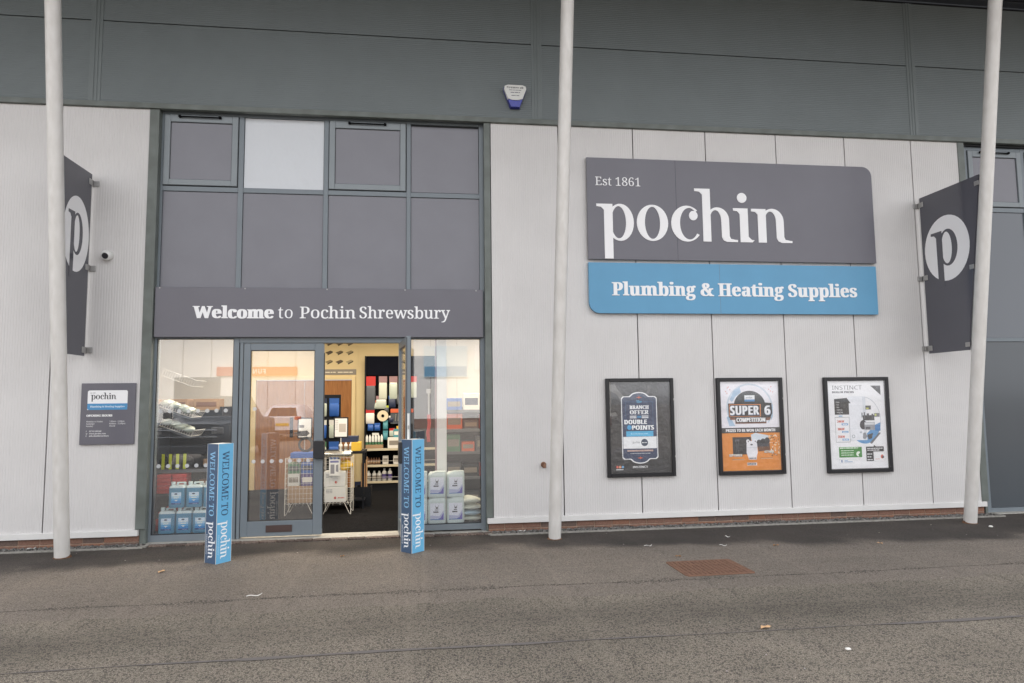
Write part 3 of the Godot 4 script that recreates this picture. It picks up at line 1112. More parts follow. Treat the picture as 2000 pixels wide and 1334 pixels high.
func build_signs():
	# ---- main sign, two boards
	var t := thing("wall_sign", "large dark grey board with white est 1861 and pochin lettering, one corner rounded", "sign", Vector3(0.358, 3.385, 0))
	var b := B.new()
	b.prism(rrect(0, 0, 3.978, 1.333, [0, 0, 0.13, 0]), 0.012, 0.060)
	part(b, "board", M.sign_dark, t)
	for x in [1.19]:
		part(bx(x - 0.0015, 0.001, x + 0.0015, 1.332, 0.058, 0.0605), "board_joint", M.backing, t)
	b = B.new()
	wordmark(b, Vector2(0.115, 0.262), 2.665, 0.465, 0.0605, 0.068, -0.55)
	part(b, "wordmark", M.white_letter, t)
	b = B.new()
	b.text("Est 1861", serif, Vector3(0.108, 0.965, 0.064), 0.112, 0.60, 0, 0.006)
	part(b, "date_lettering", M.white_letter, t)
	b = B.new()
	for p in [[0.3, 0.2], [0.3, 1.1], [3.6, 0.2], [3.6, 1.1]]:
		b.rect(p[0] - 0.05, p[1] - 0.05, p[0] + 0.05, p[1] + 0.05, 0.0005, 0.0118)
	part(b, "wall_spacer", M.gasket, t)
	t = thing("wall_sign", "light blue plumbing and heating supplies board below the large pochin board", "sign", Vector3(0.358, 2.688, 0))
	b = B.new()
	b.prism(rrect(0, 0, 3.965, 0.652, [0.14, 0, 0, 0]), 0.012, 0.060)
	part(b, "board", M.sign_blue, t)
	part(bx(1.745, 0.001, 1.748, 0.651, 0.058, 0.0606), "board_joint", M.sign_dark, t)
	b = B.new()
	bold_text(b, "Plumbing & Heating Supplies", serif_b, Vector3(0.302, 0.228, 0.064), 0.170, 3.36, 0, 0.007, 0.006)
	part(b, "lettering", M.white_letter, t)
	b = B.new()
	for p in [[0.3, 0.15], [0.3, 0.5], [3.6, 0.15], [3.6, 0.5]]:
		b.rect(p[0] - 0.05, p[1] - 0.05, p[0] + 0.05, p[1] + 0.05, 0.0005, 0.0118)
	part(b, "wall_spacer", M.gasket, t)
	# ---- fascia over the door
	t = thing("fascia_sign", "long dark grey fascia reading welcome to pochin shrewsbury above the door", "sign", Vector3(-4.876, 2.386, 0))
	part(bx(0, 0, 3.886, 0.598, -0.078, -0.020, 0.003), "board", M.sign_dark, t)
	b = B.new()
	bold_text(b, "Welcome", serif_b, Vector3(0.436, 0.226, -0.0195), 0.145, 0.915, 0, 0.008, 0.008)
	part(b, "lettering", M.white_letter, t)
	b = B.new()
	b.text("to", serif, Vector3(1.408, 0.229, -0.0195), 0.142, 0.17, 0, 0.008)
	bold_text(b, "Pochin", serif, Vector3(1.665, 0.229, -0.0195), 0.142, 0.655, 0, 0.008, 0.0025)
	bold_text(b, "Shrewsbury", serif, Vector3(2.372, 0.231, -0.0195), 0.142, 1.10, 0, 0.008, 0.0025)
	part(b, "lettering", M.white_letter, t)
	for x in [0.05, 1.02, 1.98, 2.92, 3.80]:
		part(bx(x - 0.008, 0.578, x + 0.008, 0.594, -0.0198, -0.016, 0.003), "screw_head", M.clip, t)
	# ---- projecting signs between the leaning posts and the wall
	projecting(-5.60, 1.0, "dark grey projecting sign with white p roundel between left post and wall")
	projecting(5.045, -1.0, "dark grey glossy projecting sign with white p roundel beside right post")
	# ---- opening hours
	t = thing("opening_hours_sign", "small square dark grey plaque listing opening hours left of the shopfront", "sign", Vector3(-5.617, 1.147, 0))
	b = B.new()
	b.rect(0, 0, 0.585, 0.70, 0.002, 0.030, 0.003)
	part(b, "board", M.sign_dark, t)
	b = B.new()
	b.col = C("eeeef0")
	b.prism(rrect(0.072, 0.395, 0.502, 0.618, [0, 0, 0.02, 0.02], 4), 0.0303, 0.0312)
	b.col = C("4f8fc0")
	b.prism(rrect(0.072, 0.395, 0.502, 0.467, [0.02, 0, 0, 0], 4), 0.0314, 0.0318)
	b.col = C("2c2c34")
	wordmark(b, Vector2(0.105, 0.517), 0.278, 0.050, 0.0320, 0.0325)
	b.text("Est 1861", serif, Vector3(0.098, 0.583, 0.0320), 0.011, 0.06)
	b.col = C("e6eef5")
	b.text("Plumbing & Heating Supplies", serif_b, Vector3(0.103, 0.423, 0.0325), 0.019, 0.37)
	b.col = C("eeeeee")
	bold_text(b, "OPENING HOURS", serif_b, Vector3(0.068, 0.318, 0.0308), 0.024, 0.275, 0, 0.0, 0.0015)
	var rows := [["Monday to Friday", "7:30am - 5:00pm"], ["Saturday", "8:00am - 12:00pm"], ["Sunday", "Closed"]]
	for k in 3:
		b.text(rows[k][0], serif, Vector3(0.068, 0.255 - k * 0.026, 0.0308), 0.015)
		b.text(rows[k][1], serif, Vector3(0.315, 0.255 - k * 0.026, 0.0308), 0.015)
	var ct := [["t", "01743 281260"], ["w", "www.pochin.com"], ["f", "@PochinShrewsbury"]]
	for k in 3:
		b.text(ct[k][0], serif_b, Vector3(0.068, 0.145 - k * 0.027, 0.0308), 0.015)
		b.text(ct[k][1], serif_b, Vector3(0.104, 0.145 - k * 0.027, 0.0308), 0.0145)
	part(b, "print", M.plain_print, t)
	# ---- poster cases
	poster(0.549, 0.622, 0.886, 1.236, "black framed poster, dark sheet with branch offer double points badge", 1)
	poster(2.016, 0.612, 0.900, 1.243, "black framed poster, white over orange super 6 competition", 2)
	poster(3.500, 0.602, 0.920, 1.250, "black framed white poster of instinct boiler packs", 3)
	# ---- welcome columns
	totem(Vector3(-3.795, 0, 0.985), deg_to_rad(-38.0), "blue and navy square welcome column before the left side window")
	totem(Vector3(-1.840, 0, 0.855), deg_to_rad(-47.0), "blue and navy square welcome column propping the open door")


func bold_text(b: B, s: String, f: Font, at: Vector3, cap: float, width: float, align: int, depth: float, swell: float):
	for k in 3:
		b.text(s, f, at + Vector3((k - 1) * swell, 0, -0.0003 * k), cap, width, align, depth)


func projecting(x: float, side: float, label: String):
	# a board in the plane x = const, reaching from the wall to the leaning post
	var t := thing("projecting_sign", label, "sign", Vector3(x, 0, 0), 0.0, "projecting signs at the posts")
	var y0 := 2.16
	var y1 := 4.30
	var zw := 0.055
	var za := 0.58 if x < 0 else 0.72
	var zb := 0.80 if x < 0 else 1.05
	# local board: u along +z (wall to post), v up, thickness along x
	var frame := Transform3D(Basis(Vector3.BACK, Vector3.UP, Vector3.LEFT), Vector3.ZERO) if side < 0 else Transform3D(Basis(Vector3.FORWARD, Vector3.UP, Vector3.RIGHT), Vector3.ZERO)
	var sg := 1.0 if side < 0 else -1.0
	var b := B.new()
	b.xf = frame
	b.prism(PackedVector2Array([Vector2(zw * sg, y0), Vector2(za * sg, y0), Vector2(zb * sg, y1), Vector2(zw * sg, y1)]), -0.012, 0.010)
	part(b, "board", M.sign_gloss, t)
	var e := B.new()
	e.xf = frame
	e.prism(PackedVector2Array([Vector2((zw - 0.012) * sg, y0), Vector2((zw - 0.001) * sg, y0), Vector2((zw - 0.001) * sg, y1), Vector2((zw - 0.012) * sg, y1)]), -0.014, 0.012)
	part(e, "edge_strip", M.flashing, t)
	for face in [1.0, -1.0]:
		var d := B.new()
		var xf2 := frame
		if face < 0:
			xf2 = frame * Transform3D(Basis(Vector3.LEFT, Vector3.UP, Vector3.FORWARD), Vector3.ZERO)
		d.xf = xf2
		var q: float = sg * face
		var uc: float = (0.35 if x < 0 else 0.475) * q
		var z := 0.0105 if face > 0 else 0.0125
		var r := Vector2(0.275, 0.43) if x < 0 else Vector2(0.375, 0.43)
		d.prism(disc(uc, 3.515, r.x, r.y, 40), z, z + 0.002)
		part(d, "roundel", M.disc_white, t)
		var g := B.new()
		g.xf = xf2
		var sc := Vector2(r.x * 1.12, 0.46)
		glyph_p(g, Vector2(uc - 0.6 * sc.x, 3.30), sc, z + 0.0022, z + 0.0032, -0.62)
		part(g, "initial", M.sign_gloss, t)
	for k in 3:
		var y: float = [y0 + 0.07, lerpf(y0, y1, 0.48), y1 - 0.10][k]
		var c := B.new()
		for f in [-1.0, 1.0]:
			c.rect(-0.021 if f < 0 else 0.011, y - 0.034, -0.013 if f < 0 else 0.019, y + 0.034, 0.025, 0.125, 0.002)
		c.rect(-0.07, y - 0.034, 0.07, y + 0.034, 0.001, 0.012, 0.002)
		for xx in [-0.05, 0.05]:
			for yy in [-0.016, 0.016]:
				c.rect(xx - 0.007, y + yy - 0.007, xx + 0.007, y + yy + 0.007, 0.012, 0.017, 0.002)
		c.rect(-0.021, y - 0.028, 0.019, y + 0.028, 0.012, 0.042, 0.0)
		for zz in [0.075, 0.10]:
			for yy in [-0.014, 0.014]:
				c.rect(-0.023, y + yy - 0.005, 0.021, y + yy + 0.005, zz - 0.005, zz + 0.005, 0.001)
		part(c, "wall_clip", M.clip, t)
		var zp: float = lerpf(za, zb, (y - y0) / (y1 - y0))
		var p := B.new()
		for f in [-1.0, 1.0]:
			p.rect(-0.021 if f < 0 else 0.011, y - 0.028, -0.013 if f < 0 else 0.019, y + 0.028, zp - 0.05, zp + 0.02, 0.002)
		part(p, "post_clip", M.clip, t)


func poster(x: float, y: float, w: float, h: float, label: String, which: int):
	var t := thing("poster_case", label, "poster", Vector3(x, y, 0.0), 0.0, "poster cases below the wall sign")
	var f := B.new()
	var e := 0.045
	f.rect(0, 0, e, h, 0.002, 0.052, 0.005)
	f.rect(w - e, 0, w, h, 0.002, 0.052, 0.005)
	f.rect(e, 0, w - e, e, 0.002, 0.052, 0.005)
	f.rect(e, h - e, w - e, h, 0.002, 0.052, 0.005)
	part(f, "frame", M.black_frame, t)
	part(bx(e, e, w - e, h - e, 0.002, 0.014), "back_panel", M.black_frame, t)
	for k in [0.2, 0.78]:
		part(bx(w - 0.012, h * k - 0.012, w - 0.002, h * k + 0.012, 0.0525, 0.058, 0.002), "hinge_screw", M.steel, t)
	var iw := w - 2 * e - 0.012
	var ih := h - 2 * e - 0.012
	var p := B.new()
	p.xf = Transform3D(Basis(Vector3(iw, 0, 0), Vector3(0, ih, 0), Vector3(0, 0, 1)), Vector3(e + 0.006, e + 0.006, 0.016))
	match which:
		1: print_offer(p, iw / ih)
		2: print_competition(p, iw / ih)
		3: print_packs(p, iw / ih)
	part(p, "printed_sheet", M.print, t)
	var g := B.new()
	g.rect(e, e, w - e, h - e, 0.036, 0.039)
	part(g, "glazing", M.glass, t)


func pr(b: B, hex: String, z: float, x0: float, y0: float, x1: float, y1: float):     # y counted from the top of the sheet
	b.col = C(hex)
	b.flat(PackedVector2Array([Vector2(x0, 1 - y1), Vector2(x1, 1 - y1), Vector2(x1, 1 - y0), Vector2(x0, 1 - y0)]), z)


func pg(b: B, hex: String, z: float, p: Array):
	b.col = C(hex)
	var q := PackedVector2Array()
	for a in p:
		q.append(Vector2(a[0], 1 - a[1]))
	b.flat(q, z)


func pe(b: B, hex: String, z: float, cx: float, cy: float, rx: float, ry: float, a0 := 0.0, a1 := 360.0):
	b.col = C(hex)
	var q := arc(cx, 1 - cy, rx, ry, a0, a1, 32)
	if a1 - a0 >= 360.0:
		q.remove_at(q.size() - 1)
	b.flat(q, z)


func pt(b: B, hex: String, z: float, s: String, f: Font, x: float, y: float, cap: float, width: float, align := 0, swell := 0.0):
	b.col = C(hex)
	for k in (3 if swell > 0.0 else 1):
		b.text(s, f, Vector3(x + (k - 1) * swell if swell > 0.0 else x, 1 - y, z + k * 0.00005), cap, width, align)


func words(b: B, hex: String, z: float, x0: float, y: float, cap: float, width: float, seed_: int):
	# a line of print too small to read: a dash for each word
	var r := RandomNumberGenerator.new()
	r.seed = seed_
	b.col = C(hex)
	var x := x0
	while x < x0 + width - cap:
		var w: float = min(cap * r.randf_range(1.2, 4.5), x0 + width - x)
		b.flat(PackedVector2Array([Vector2(x, y), Vector2(x + w, y), Vector2(x + w, y + cap * 0.7), Vector2(x, y + cap * 0.7)]), z)
		x += w + cap * 0.5


func badge(r: float, asp: float) -> PackedVector2Array:
	# a label with a bulging head and foot
	var p := PackedVector2Array()
	var x0 := 0.205 - r
	var x1 := 0.775 + r
	var yt := 0.165 - r * asp
	var yb := 0.845 + r * asp
	p.append_array(PackedVector2Array([Vector2(x0, 1 - yt - 0.02), Vector2(x0 + 0.03, 1 - yt), Vector2(0.335 - r, 1 - yt)]))
	p.append_array(arc(0.49, 1 - yt, 0.135 + r, 0.045 + r * asp * 0.2, 165, 15, 10))
	p.append_array(PackedVector2Array([Vector2(0.645 + r, 1 - yt), Vector2(x1 - 0.03, 1 - yt), Vector2(x1, 1 - yt - 0.02), Vector2(x1, 1 - yb + 0.02), Vector2(x1 - 0.03, 1 - yb), Vector2(0.645 + r, 1 - yb)]))
	p.append_array(arc(0.49, 1 - yb, 0.135 + r, 0.045 + r * asp * 0.2, -15, -165, 10))
	p.append_array(PackedVector2Array([Vector2(0.335 - r, 1 - yb), Vector2(x0 + 0.03, 1 - yb), Vector2(x0, 1 - yb + 0.02)]))
	return p


func print_offer(b: B, asp: float):
	var s := 0.0006
	pr(b, "2b2b30", 0.0, 0, 0, 1, 1)
	pg(b, "6d6b69", s, [[0.0, 0.03], [0.09, 0.01], [0.13, 0.07], [0.22, 0.14], [0.29, 0.20], [0.28, 0.27], [0.20, 0.23], [0.12, 0.13], [0.0, 0.09]])
	pg(b, "6d6b69", s, [[0.0, 0.34], [0.10, 0.33], [0.13, 0.37], [0.0, 0.38]])
	pg(b, "4a494b", s, [[0.64, 0.03], [0.70, 0.06], [0.65, 0.13], [0.58, 0.14], [0.64, 0.09]])
	pg(b, "3b3b40", s, [[0.8, 0.0], [1.0, 0.0], [1.0, 0.5], [0.86, 0.35]])
	pg(b, "3a3a3e", s, [[0.0, 0.75], [0.2, 0.71], [0.2, 0.74], [0.0, 0.82]])
	pg(b, "38383c", s, [[0.8, 0.62], [1.0, 0.68], [1.0, 0.74], [0.8, 0.66]])
	b.col = C("f0f1f3")
	b.flat(badge(0.014, asp), 2 * s)
	b.col = C("2c3d5c")
	b.flat(badge(0.0, asp), 3 * s)
	pr(b, "3b5c84", 3.5 * s, 0.26, 0.215, 0.72, 0.60)
	pr(b, "2c3d5c", 4 * s, 0.268, 0.221, 0.712, 0.60)
	pr(b, "eef0f2", 4 * s, 0.212, 0.605, 0.768, 0.735)
	pr(b, "54b4df", 4.5 * s, 0.265, 0.543, 0.715, 0.602)
	words(b, "a6dcf2", 5 * s, 0.34, 1 - 0.578, 0.013, 0.30, 1)
	pt(b, "5ab6e0", 5 * s, "The", serif_b, 0.49, 0.228, 0.026, 0.09, 1)
	pt(b, "f2f4f6", 5 * s, "BRANCH", serif_b, 0.49, 0.298, 0.040, 0.32, 1, 0.003)
	pt(b, "f2f4f6", 5 * s, "OFFER", serif_b, 0.49, 0.355, 0.044, 0.31, 1, 0.003)
	for y in [0.372, 0.390]:
		pr(b, "e6e9ed", 5 * s, 0.33, y, 0.44, y + 0.010); pr(b, "e6e9ed", 5 * s, 0.53, y, 0.64, y + 0.010)
	pr(b, "3f87b5", 5 * s, 0.45, 0.374, 0.52, 0.396)
	pt(b, "f4f6f8", 6 * s, "DOUBLE", sans_b, 0.24, 0.465, 0.048, 0.37, 0, 0.004)
	pt(b, "f4f6f8", 6 * s, "POINTS", sans_b, 0.365, 0.528, 0.048, 0.36, 0, 0.004)
	pe(b, "4ba6da", 5 * s, 0.318, 0.502, 0.038, 0.038 * asp)
	b.col = C("8d9096")
	wordmark(b, Vector2(0.365, 1 - 0.678), 0.125, 0.018, 5 * s, 5 * s)
	pe(b, "2f4157", 5 * s, 0.565, 0.670, 0.058, 0.058 * asp)
	words(b, "e4e8ec", 5.6 * s, 0.52, 1 - 0.676, 0.012, 0.09, 2)
	pr(b, "c0a49c", 5 * s, 0.275, 0.750, 0.705, 0.768)
	words(b, "cdd2da", 5 * s, 0.325, 1 - 0.792, 0.009, 0.33, 3)
	for y in [0.168, 0.838]:
		pg(b, "d2603c", 5 * s, [[0.44, y], [0.48, y - 0.004], [0.49, y - 0.016], [0.50, y - 0.004], [0.54, y], [0.50, y + 0.008], [0.49, y + 0.014], [0.48, y + 0.008]])
	for k in 3:
		pe(b, ["dd6a5c", "e8a27a", "82b6e0"][k], s, 0.105 + k * 0.045, 0.935, 0.020, 0.020 * asp)
	pr(b, "d8d9db", s, 0.085, 0.958, 0.205, 0.968)
	pt(b, "f0f0f2", s, "INSTINCT", sans, 0.36, 0.948, 0.021, 0.25, 0, 0.002)


func print_competition(b: B, asp: float):
	var s := 0.0006
	pr(b, "eceaf0", 0.0, 0, 0, 1, 0.52)
	pr(b, "e08c34", 0.0, 0, 0.58, 1, 1)
	pr(b, "2a292e", 0.0, 0, 0.52, 1, 0.58)
	b.col = C("c9d3df")
	var ro := arc(0.50, 1 - 0.30, 0.40, 0.40 * asp, -38, 218, 40)
	var ri := arc(0.50, 1 - 0.30, 0.372, 0.372 * asp, -38, 218, 40)
	b.ring(ro, ri, s, s, false)
	pg(b, "aac4dc", s * 1.5, [[0.16, 0.20], [0.24, 0.10], [0.34, 0.06], [0.36, 0.12], [0.26, 0.17], [0.20, 0.23]])
	pg(b, "aac4dc", s * 1.5, [[0.84, 0.28], [0.90, 0.26], [0.89, 0.40], [0.86, 0.44]])
	pg(b, "aac4dc", s * 1.5, [[0.10, 0.40], [0.15, 0.38], [0.24, 0.50], [0.14, 0.50]])
	pe(b, "26272e", s * 2, 0.50, 0.275, 0.27, 0.245 * asp, 0, 180)
	pr(b, "f0f2f5", s * 3, 0.415, 0.155, 0.59, 0.225)
	pr(b, "4a8cc4", s * 3.5, 0.415, 0.202, 0.59, 0.225)
	b.col = C("55565e")
	wordmark(b, Vector2(0.435, 1 - 0.190), 0.115, 0.014, 4 * s, 4 * s)
	# title block, three tones behind the letters
	pg(b, "7c4c36", s * 4, [[0.155, 0.405], [0.86, 0.405], [0.83, 0.44], [0.775, 0.44], [0.775, 0.475], [0.245, 0.475], [0.245, 0.43], [0.155, 0.43]])
	pg(b, "1f1d22", s * 5, [[0.13, 0.245], [0.71, 0.245], [0.70, 0.235], [0.875, 0.245], [0.885, 0.36], [0.85, 0.405], [0.775, 0.41], [0.77, 0.462], [0.25, 0.462], [0.245, 0.405], [0.135, 0.405]])
	pg(b, "d98a56", s * 5.4, [[0.145, 0.256], [0.69, 0.256], [0.685, 0.395], [0.15, 0.395]])
	pg(b, "1f1d22", s * 5.7, [[0.155, 0.264], [0.672, 0.264], [0.668, 0.390], [0.16, 0.390]])
	pt(b, "7d95b8", s * 6, "SUPER", sans_b, 0.165, 0.378, 0.105, 0.49, 0, 0.007)
	pt(b, "f1f2f6", s * 6.5, "SUPER", sans_b, 0.165, 0.373, 0.098, 0.49, 0, 0.005)
	pt(b, "7d95b8", s * 6, "6", sans_b, 0.755, 0.382, 0.108, 0.095, 0, 0.008)
	pt(b, "f1f2f6", s * 6.5, "6", sans_b, 0.755, 0.377, 0.102, 0.09, 0, 0.006)
	pt(b, "f2f2f4", s * 6, "COMPETITION", sans_b, 0.51, 0.455, 0.046, 0.49, 1, 0.004)
	pt(b, "f2f2f4", s, "PRIZES TO BE WON EACH MONTH", sans_b, 0.50, 0.566, 0.032, 0.84, 1, 0.002)
	for k in 9:
		var a: float = [0.09, 0.12, 0.16, 0.11, 0.83, 0.87, 0.90, 0.86, 0.14][k]
		var y: float = [0.10, 0.06, 0.08, 0.12, 0.08, 0.05, 0.11, 0.10, 0.05][k]
		pg(b, "d98a88", s, [[a, y], [a + 0.022, y + 0.008], [a + 0.006, y + 0.018]])
	# prizes
	pr(b, "242329", s * 2, 0.185, 0.625, 0.50, 0.82)
	pg(b, "55545c", s * 3, [[0.225, 0.65], [0.30, 0.65], [0.275, 0.72], [0.285, 0.82], [0.24, 0.82], [0.25, 0.72]])
	pg(b, "242329", s * 3.5, [[0.24, 0.665], [0.285, 0.665], [0.268, 0.71], [0.278, 0.81], [0.247, 0.81], [0.258, 0.71]])
	pg(b, "d6dfe8", s * 1.5, [[0.50, 0.60], [0.58, 0.58], [0.80, 0.61], [0.80, 0.74], [0.52, 0.72]])
	pg(b, "6f4a34", s * 2, [[0.60, 0.72], [0.82, 0.70], [0.82, 0.78], [0.62, 0.79]])
	for k in 3:
		pe(b, "2b2b33", s * 2.6, 0.635 + k * 0.07, 0.695 - k * 0.012, 0.045, 0.055 * asp)
	pr(b, "34343d", s * 2.8, 0.60, 0.695, 0.80, 0.735)
	pg(b, "e9e9ee", s * 3, [[0.42, 0.70], [0.46, 0.67], [0.56, 0.67], [0.60, 0.70], [0.605, 0.80], [0.58, 0.855], [0.44, 0.855], [0.415, 0.80]])
	pr(b, "c9ccd4", s * 3.6, 0.425, 0.742, 0.60, 0.747)
	for x in [0.445, 0.565]:
		pe(b, "e9e9ee", s * 3.3, x, 0.675, 0.030, 0.035 * asp); pe(b, "5b5b62", s * 3.6, x + 0.006, 0.676, 0.009, 0.013 * asp)
	pe(b, "44434a", s * 3.6, 0.505, 0.712, 0.022, 0.012 * asp)
	pt(b, "3c2c20", s * 3.8, "SEPTEMBER", sans_b, 0.118, 0.843, 0.028, 0.225, 0, 0.003)
	pt(b, "f0efe9", s * 4.2, "SEPTEMBER", sans_b, 0.12, 0.840, 0.025, 0.22, 0, 0.001)
	pt(b, "3c2c20", s * 3.8, "OCTOBER", sans_b, 0.718, 0.808, 0.026, 0.165, 0, 0.003)
	pt(b, "f0efe9", s * 4.2, "OCTOBER", sans_b, 0.72, 0.805, 0.023, 0.16, 0, 0.001)
	pr(b, "e6e6ea", s * 3.8, 0.445, 0.845, 0.585, 0.878)
	words(b, "6b6b74", s * 4.4, 0.455, 1 - 0.870, 0.018, 0.12, 4)
	for r in [[0.165, 0.37, 0.872], [0.65, 0.86, 0.862]]:
		pr(b, "6a4a26", s, r[0], r[2], r[1], r[2] + 0.008); pr(b, "e8d6b8", s * 1.5, r[0] + 0.004, r[2] + 0.004, r[1], r[2] + 0.008)
	pr(b, "e9e4e0", s, 0.42, 0.912, 0.585, 0.944)
	pr(b, "2c2c3c", s * 1.6, 0.425, 0.916, 0.565, 0.940)
	pt(b, "f0f0f2", s * 2.2, "SUPER", sans_b, 0.495, 0.937, 0.016, 0.12, 1)
	var r2 := RandomNumberGenerator.new()
	r2.seed = 12
	for k in 70:
		var x := r2.randf_range(0.80, 0.985)
		var y := r2.randf_range(0.60, 0.84)
		if x - 0.80 < (y - 0.60) * 0.2:
			continue
		var q := r2.randf_range(0.010, 0.018)
		var w := r2.randf() * TAU
		var tri := []
		for l in 3:
			tri.append([x + q * cos(w + l * TAU / 3), y + q * asp * sin(w + l * TAU / 3)])
		pg(b, ["f2ead8", "f6d9a8", "6b4720"][r2.randi() % 3], s * (1.5 + 0.02 * k), tri)


func print_packs(b: B, asp: float):
	var s := 0.0006
	pr(b, "efeff2", 0.0, 0, 0, 1, 1)
	pt(b, "77777c", s, "INSTINCT", sans, 0.09, 0.098, 0.046, 0.52)
	pt(b, "4a4a50", s, "BOILER PACKS", sans_b, 0.09, 0.138, 0.021, 0.375, 0, 0.002)
	pg(b, "27272c", s, [[0.76, 0.055], [0.935, 0.055], [0.935, 0.165]])
	pg(b, "4a4a52", s * 1.5, [[0.84, 0.055], [0.935, 0.055], [0.88, 0.10]])
	# roundel behind the boiler
	b.col = C("c3c7ce")
	b.ring(arc(0.61, 1 - 0.45, 0.305, 0.27, -60, 110, 30), arc(0.61, 1 - 0.45, 0.295, 0.262, -60, 110, 30), s, s, false)
	pe(b, "5d97c9", s, 0.62, 0.455, 0.285, 0.265, 180 + 40, 360 - 5)
	pe(b, "efeff2", s * 1.3, 0.56, 0.45, 0.21, 0.17, 180, 360)
	pr(b, "d9dde4", s * 2, 0.36, 0.18, 0.66, 0.68)
	pr(b, "e9ebf0", s * 2.4, 0.365, 0.185, 0.61, 0.675)
	pr(b, "b9bec8", s * 2.8, 0.612, 0.185, 0.616, 0.675)
	pr(b, "cfd3da", s * 2.8, 0.365, 0.285, 0.61, 0.288)
	pr(b, "cfd3da", s * 2.8, 0.365, 0.545, 0.61, 0.548)
	pe(b, "8b8f98", s * 3, 0.42, 0.635, 0.028, 0.028 * asp); pe(b, "e9ebf0", s * 3.4, 0.42, 0.635, 0.019, 0.019 * asp)
	pr(b, "b2b7c0", s * 3, 0.53, 0.58, 0.57, 0.60)
	# fittings
	pr(b, "3a3b41", s * 3, 0.60, 0.395, 0.80, 0.455)
	pr(b, "5c5f66", s * 3.4, 0.62, 0.36, 0.64, 0.44); pr(b, "8f939a", s * 3.4, 0.575, 0.365, 0.60, 0.42); pr(b, "55575e", s * 3.4, 0.755, 0.38, 0.785, 0.45)
	pr(b, "4a4b50", s * 3.4, 0.67, 0.375, 0.71, 0.42)
	pe(b, "303138", s * 3, 0.60, 0.505, 0.06, 0.075 * asp)
	pr(b, "9b9ea5", s * 4, 0.62, 0.475, 0.80, 0.565); pr(b, "d6d8dc", s * 4.4, 0.625, 0.48, 0.79, 0.505); pr(b, "55585f", s * 4.4, 0.64, 0.53, 0.72, 0.555)
	pr(b, "3f7fbc", s * 4, 0.805, 0.51, 0.895, 0.575)
	pg(b, "8d9097", s * 4, [[0.59, 0.60], [0.63, 0.59], [0.66, 0.64], [0.62, 0.67], [0.58, 0.66]])
	pg(b, "6f7279", s * 4, [[0.70, 0.71], [0.87, 0.595], [0.90, 0.60], [0.73, 0.725]])
	pg(b, "3a3b42", s * 4, [[0.66, 0.62], [0.76, 0.60], [0.74, 0.66], [0.68, 0.67]])
	pr(b, "55575b", s * 3, 0.655, 0.285, 0.75, 0.33); pr(b, "c7cc72", s * 3.4, 0.665, 0.308, 0.71, 0.325)
	pr(b, "77797c", s * 3, 0.80, 0.372, 0.895, 0.415); pr(b, "c7cc72", s * 3.4, 0.81, 0.38, 0.84, 0.405)
	# list with a roof
	pg(b, "232327", s * 3, [[0.115, 0.205], [0.32, 0.195], [0.33, 0.19], [0.40, 0.255], [0.365, 0.255], [0.365, 0.385], [0.115, 0.385]])
	for k in 5:
		pt(b, "e8e8ea", s * 3.6, ["/ Boiler", "/ Flue", "/ Filter", "/ Chemicals", "/ Filling loop"][k], sans, 0.14, 0.250 + k * 0.029, 0.015, 0.0)
	pr(b, "8fb4d4", s * 3, 0.18, 0.395, 0.245, 0.408)
	b.col = C("4c4c52")
	for r in [[0.113, 0.413, 0.362, 0.4165], [0.113, 0.6965, 0.362, 0.70], [0.113, 0.413, 0.117, 0.70], [0.358, 0.413, 0.362, 0.70]]:
		pr(b, "4c4c52", s * 3, r[0], r[1], r[2], r[3])
	for k in 3:
		var y: float = 0.475 + k * 0.087
		pt(b, "d0604a", s * 3, ["24kW", "30kW", "35kW"][k], sans_b, 0.15, y, 0.026, 0.12, 0, 0.001)
		pr(b, "6aa0cf", s * 3, 0.225, y + 0.010, 0.335, y + 0.032)
		words(b, "eef2f6", s * 3.6, 0.24, 1 - y - 0.027, 0.012, 0.08, 5 + k)
	# green and black boxes at the foot
	pr(b, "3f8a3c", s * 3, 0.155, 0.755, 0.55, 0.872)
	words(b, "dff0dc", s * 3.6, 0.17, 1 - 0.772, 0.016, 0.33, 9)
	for k in 3:
		words(b, "dff0dc", s * 3.6, 0.19, 1 - 0.800 - k * 0.025, 0.012, 0.22, 10 + k)
	pe(b, "e8f2e6", s * 3.6, 0.49, 0.835, 0.040, 0.040 * asp); pg(b, "3f8a3c", s * 4, [[0.485, 0.842], [0.53, 0.81], [0.54, 0.86], [0.50, 0.865]])
	pr(b, "c4c8ce", s * 3, 0.155, 0.893, 0.41, 0.935); pr(b, "f2f2f5", s * 3.4, 0.158, 0.8955, 0.407, 0.9325)
	pr(b, "4f74a8", s * 3.8, 0.185, 0.90, 0.205, 0.928); pr(b, "a9bcd6", s * 3.8, 0.24, 0.902, 0.30, 0.912); pr(b, "a9bcd6", s * 3.8, 0.24, 0.917, 0.38, 0.926)
	pg(b, "232327", s * 3, [[0.625, 0.755], [0.76, 0.755], [0.765, 0.735], [0.80, 0.755], [0.935, 0.755], [0.935, 0.812], [0.75, 0.812], [0.75, 0.92], [0.625, 0.92]])
	words(b, "e8e8ea", s * 3.6, 0.645, 1 - 0.780, 0.013, 0.27, 14)
	words(b, "e8e8ea", s * 3.6, 0.645, 1 - 0.800, 0.013, 0.22, 15)
	for k in 3:
		words(b, "e8e8ea", s * 3.6, 0.64, 1 - 0.845 - k * 0.032, 0.016, 0.09, 16 + k)
	pr(b, "d9d9dc", s * 3, 0.755, 0.82, 0.945, 0.925); pr(b, "f2f2f4", s * 3.4, 0.758, 0.823, 0.942, 0.922)
	pe(b, "c6503c", s * 3.8, 0.90, 0.87, 0.026, 0.032 * asp); pe(b, "2c2c30", s * 4, 0.915, 0.875, 0.016, 0.02 * asp)
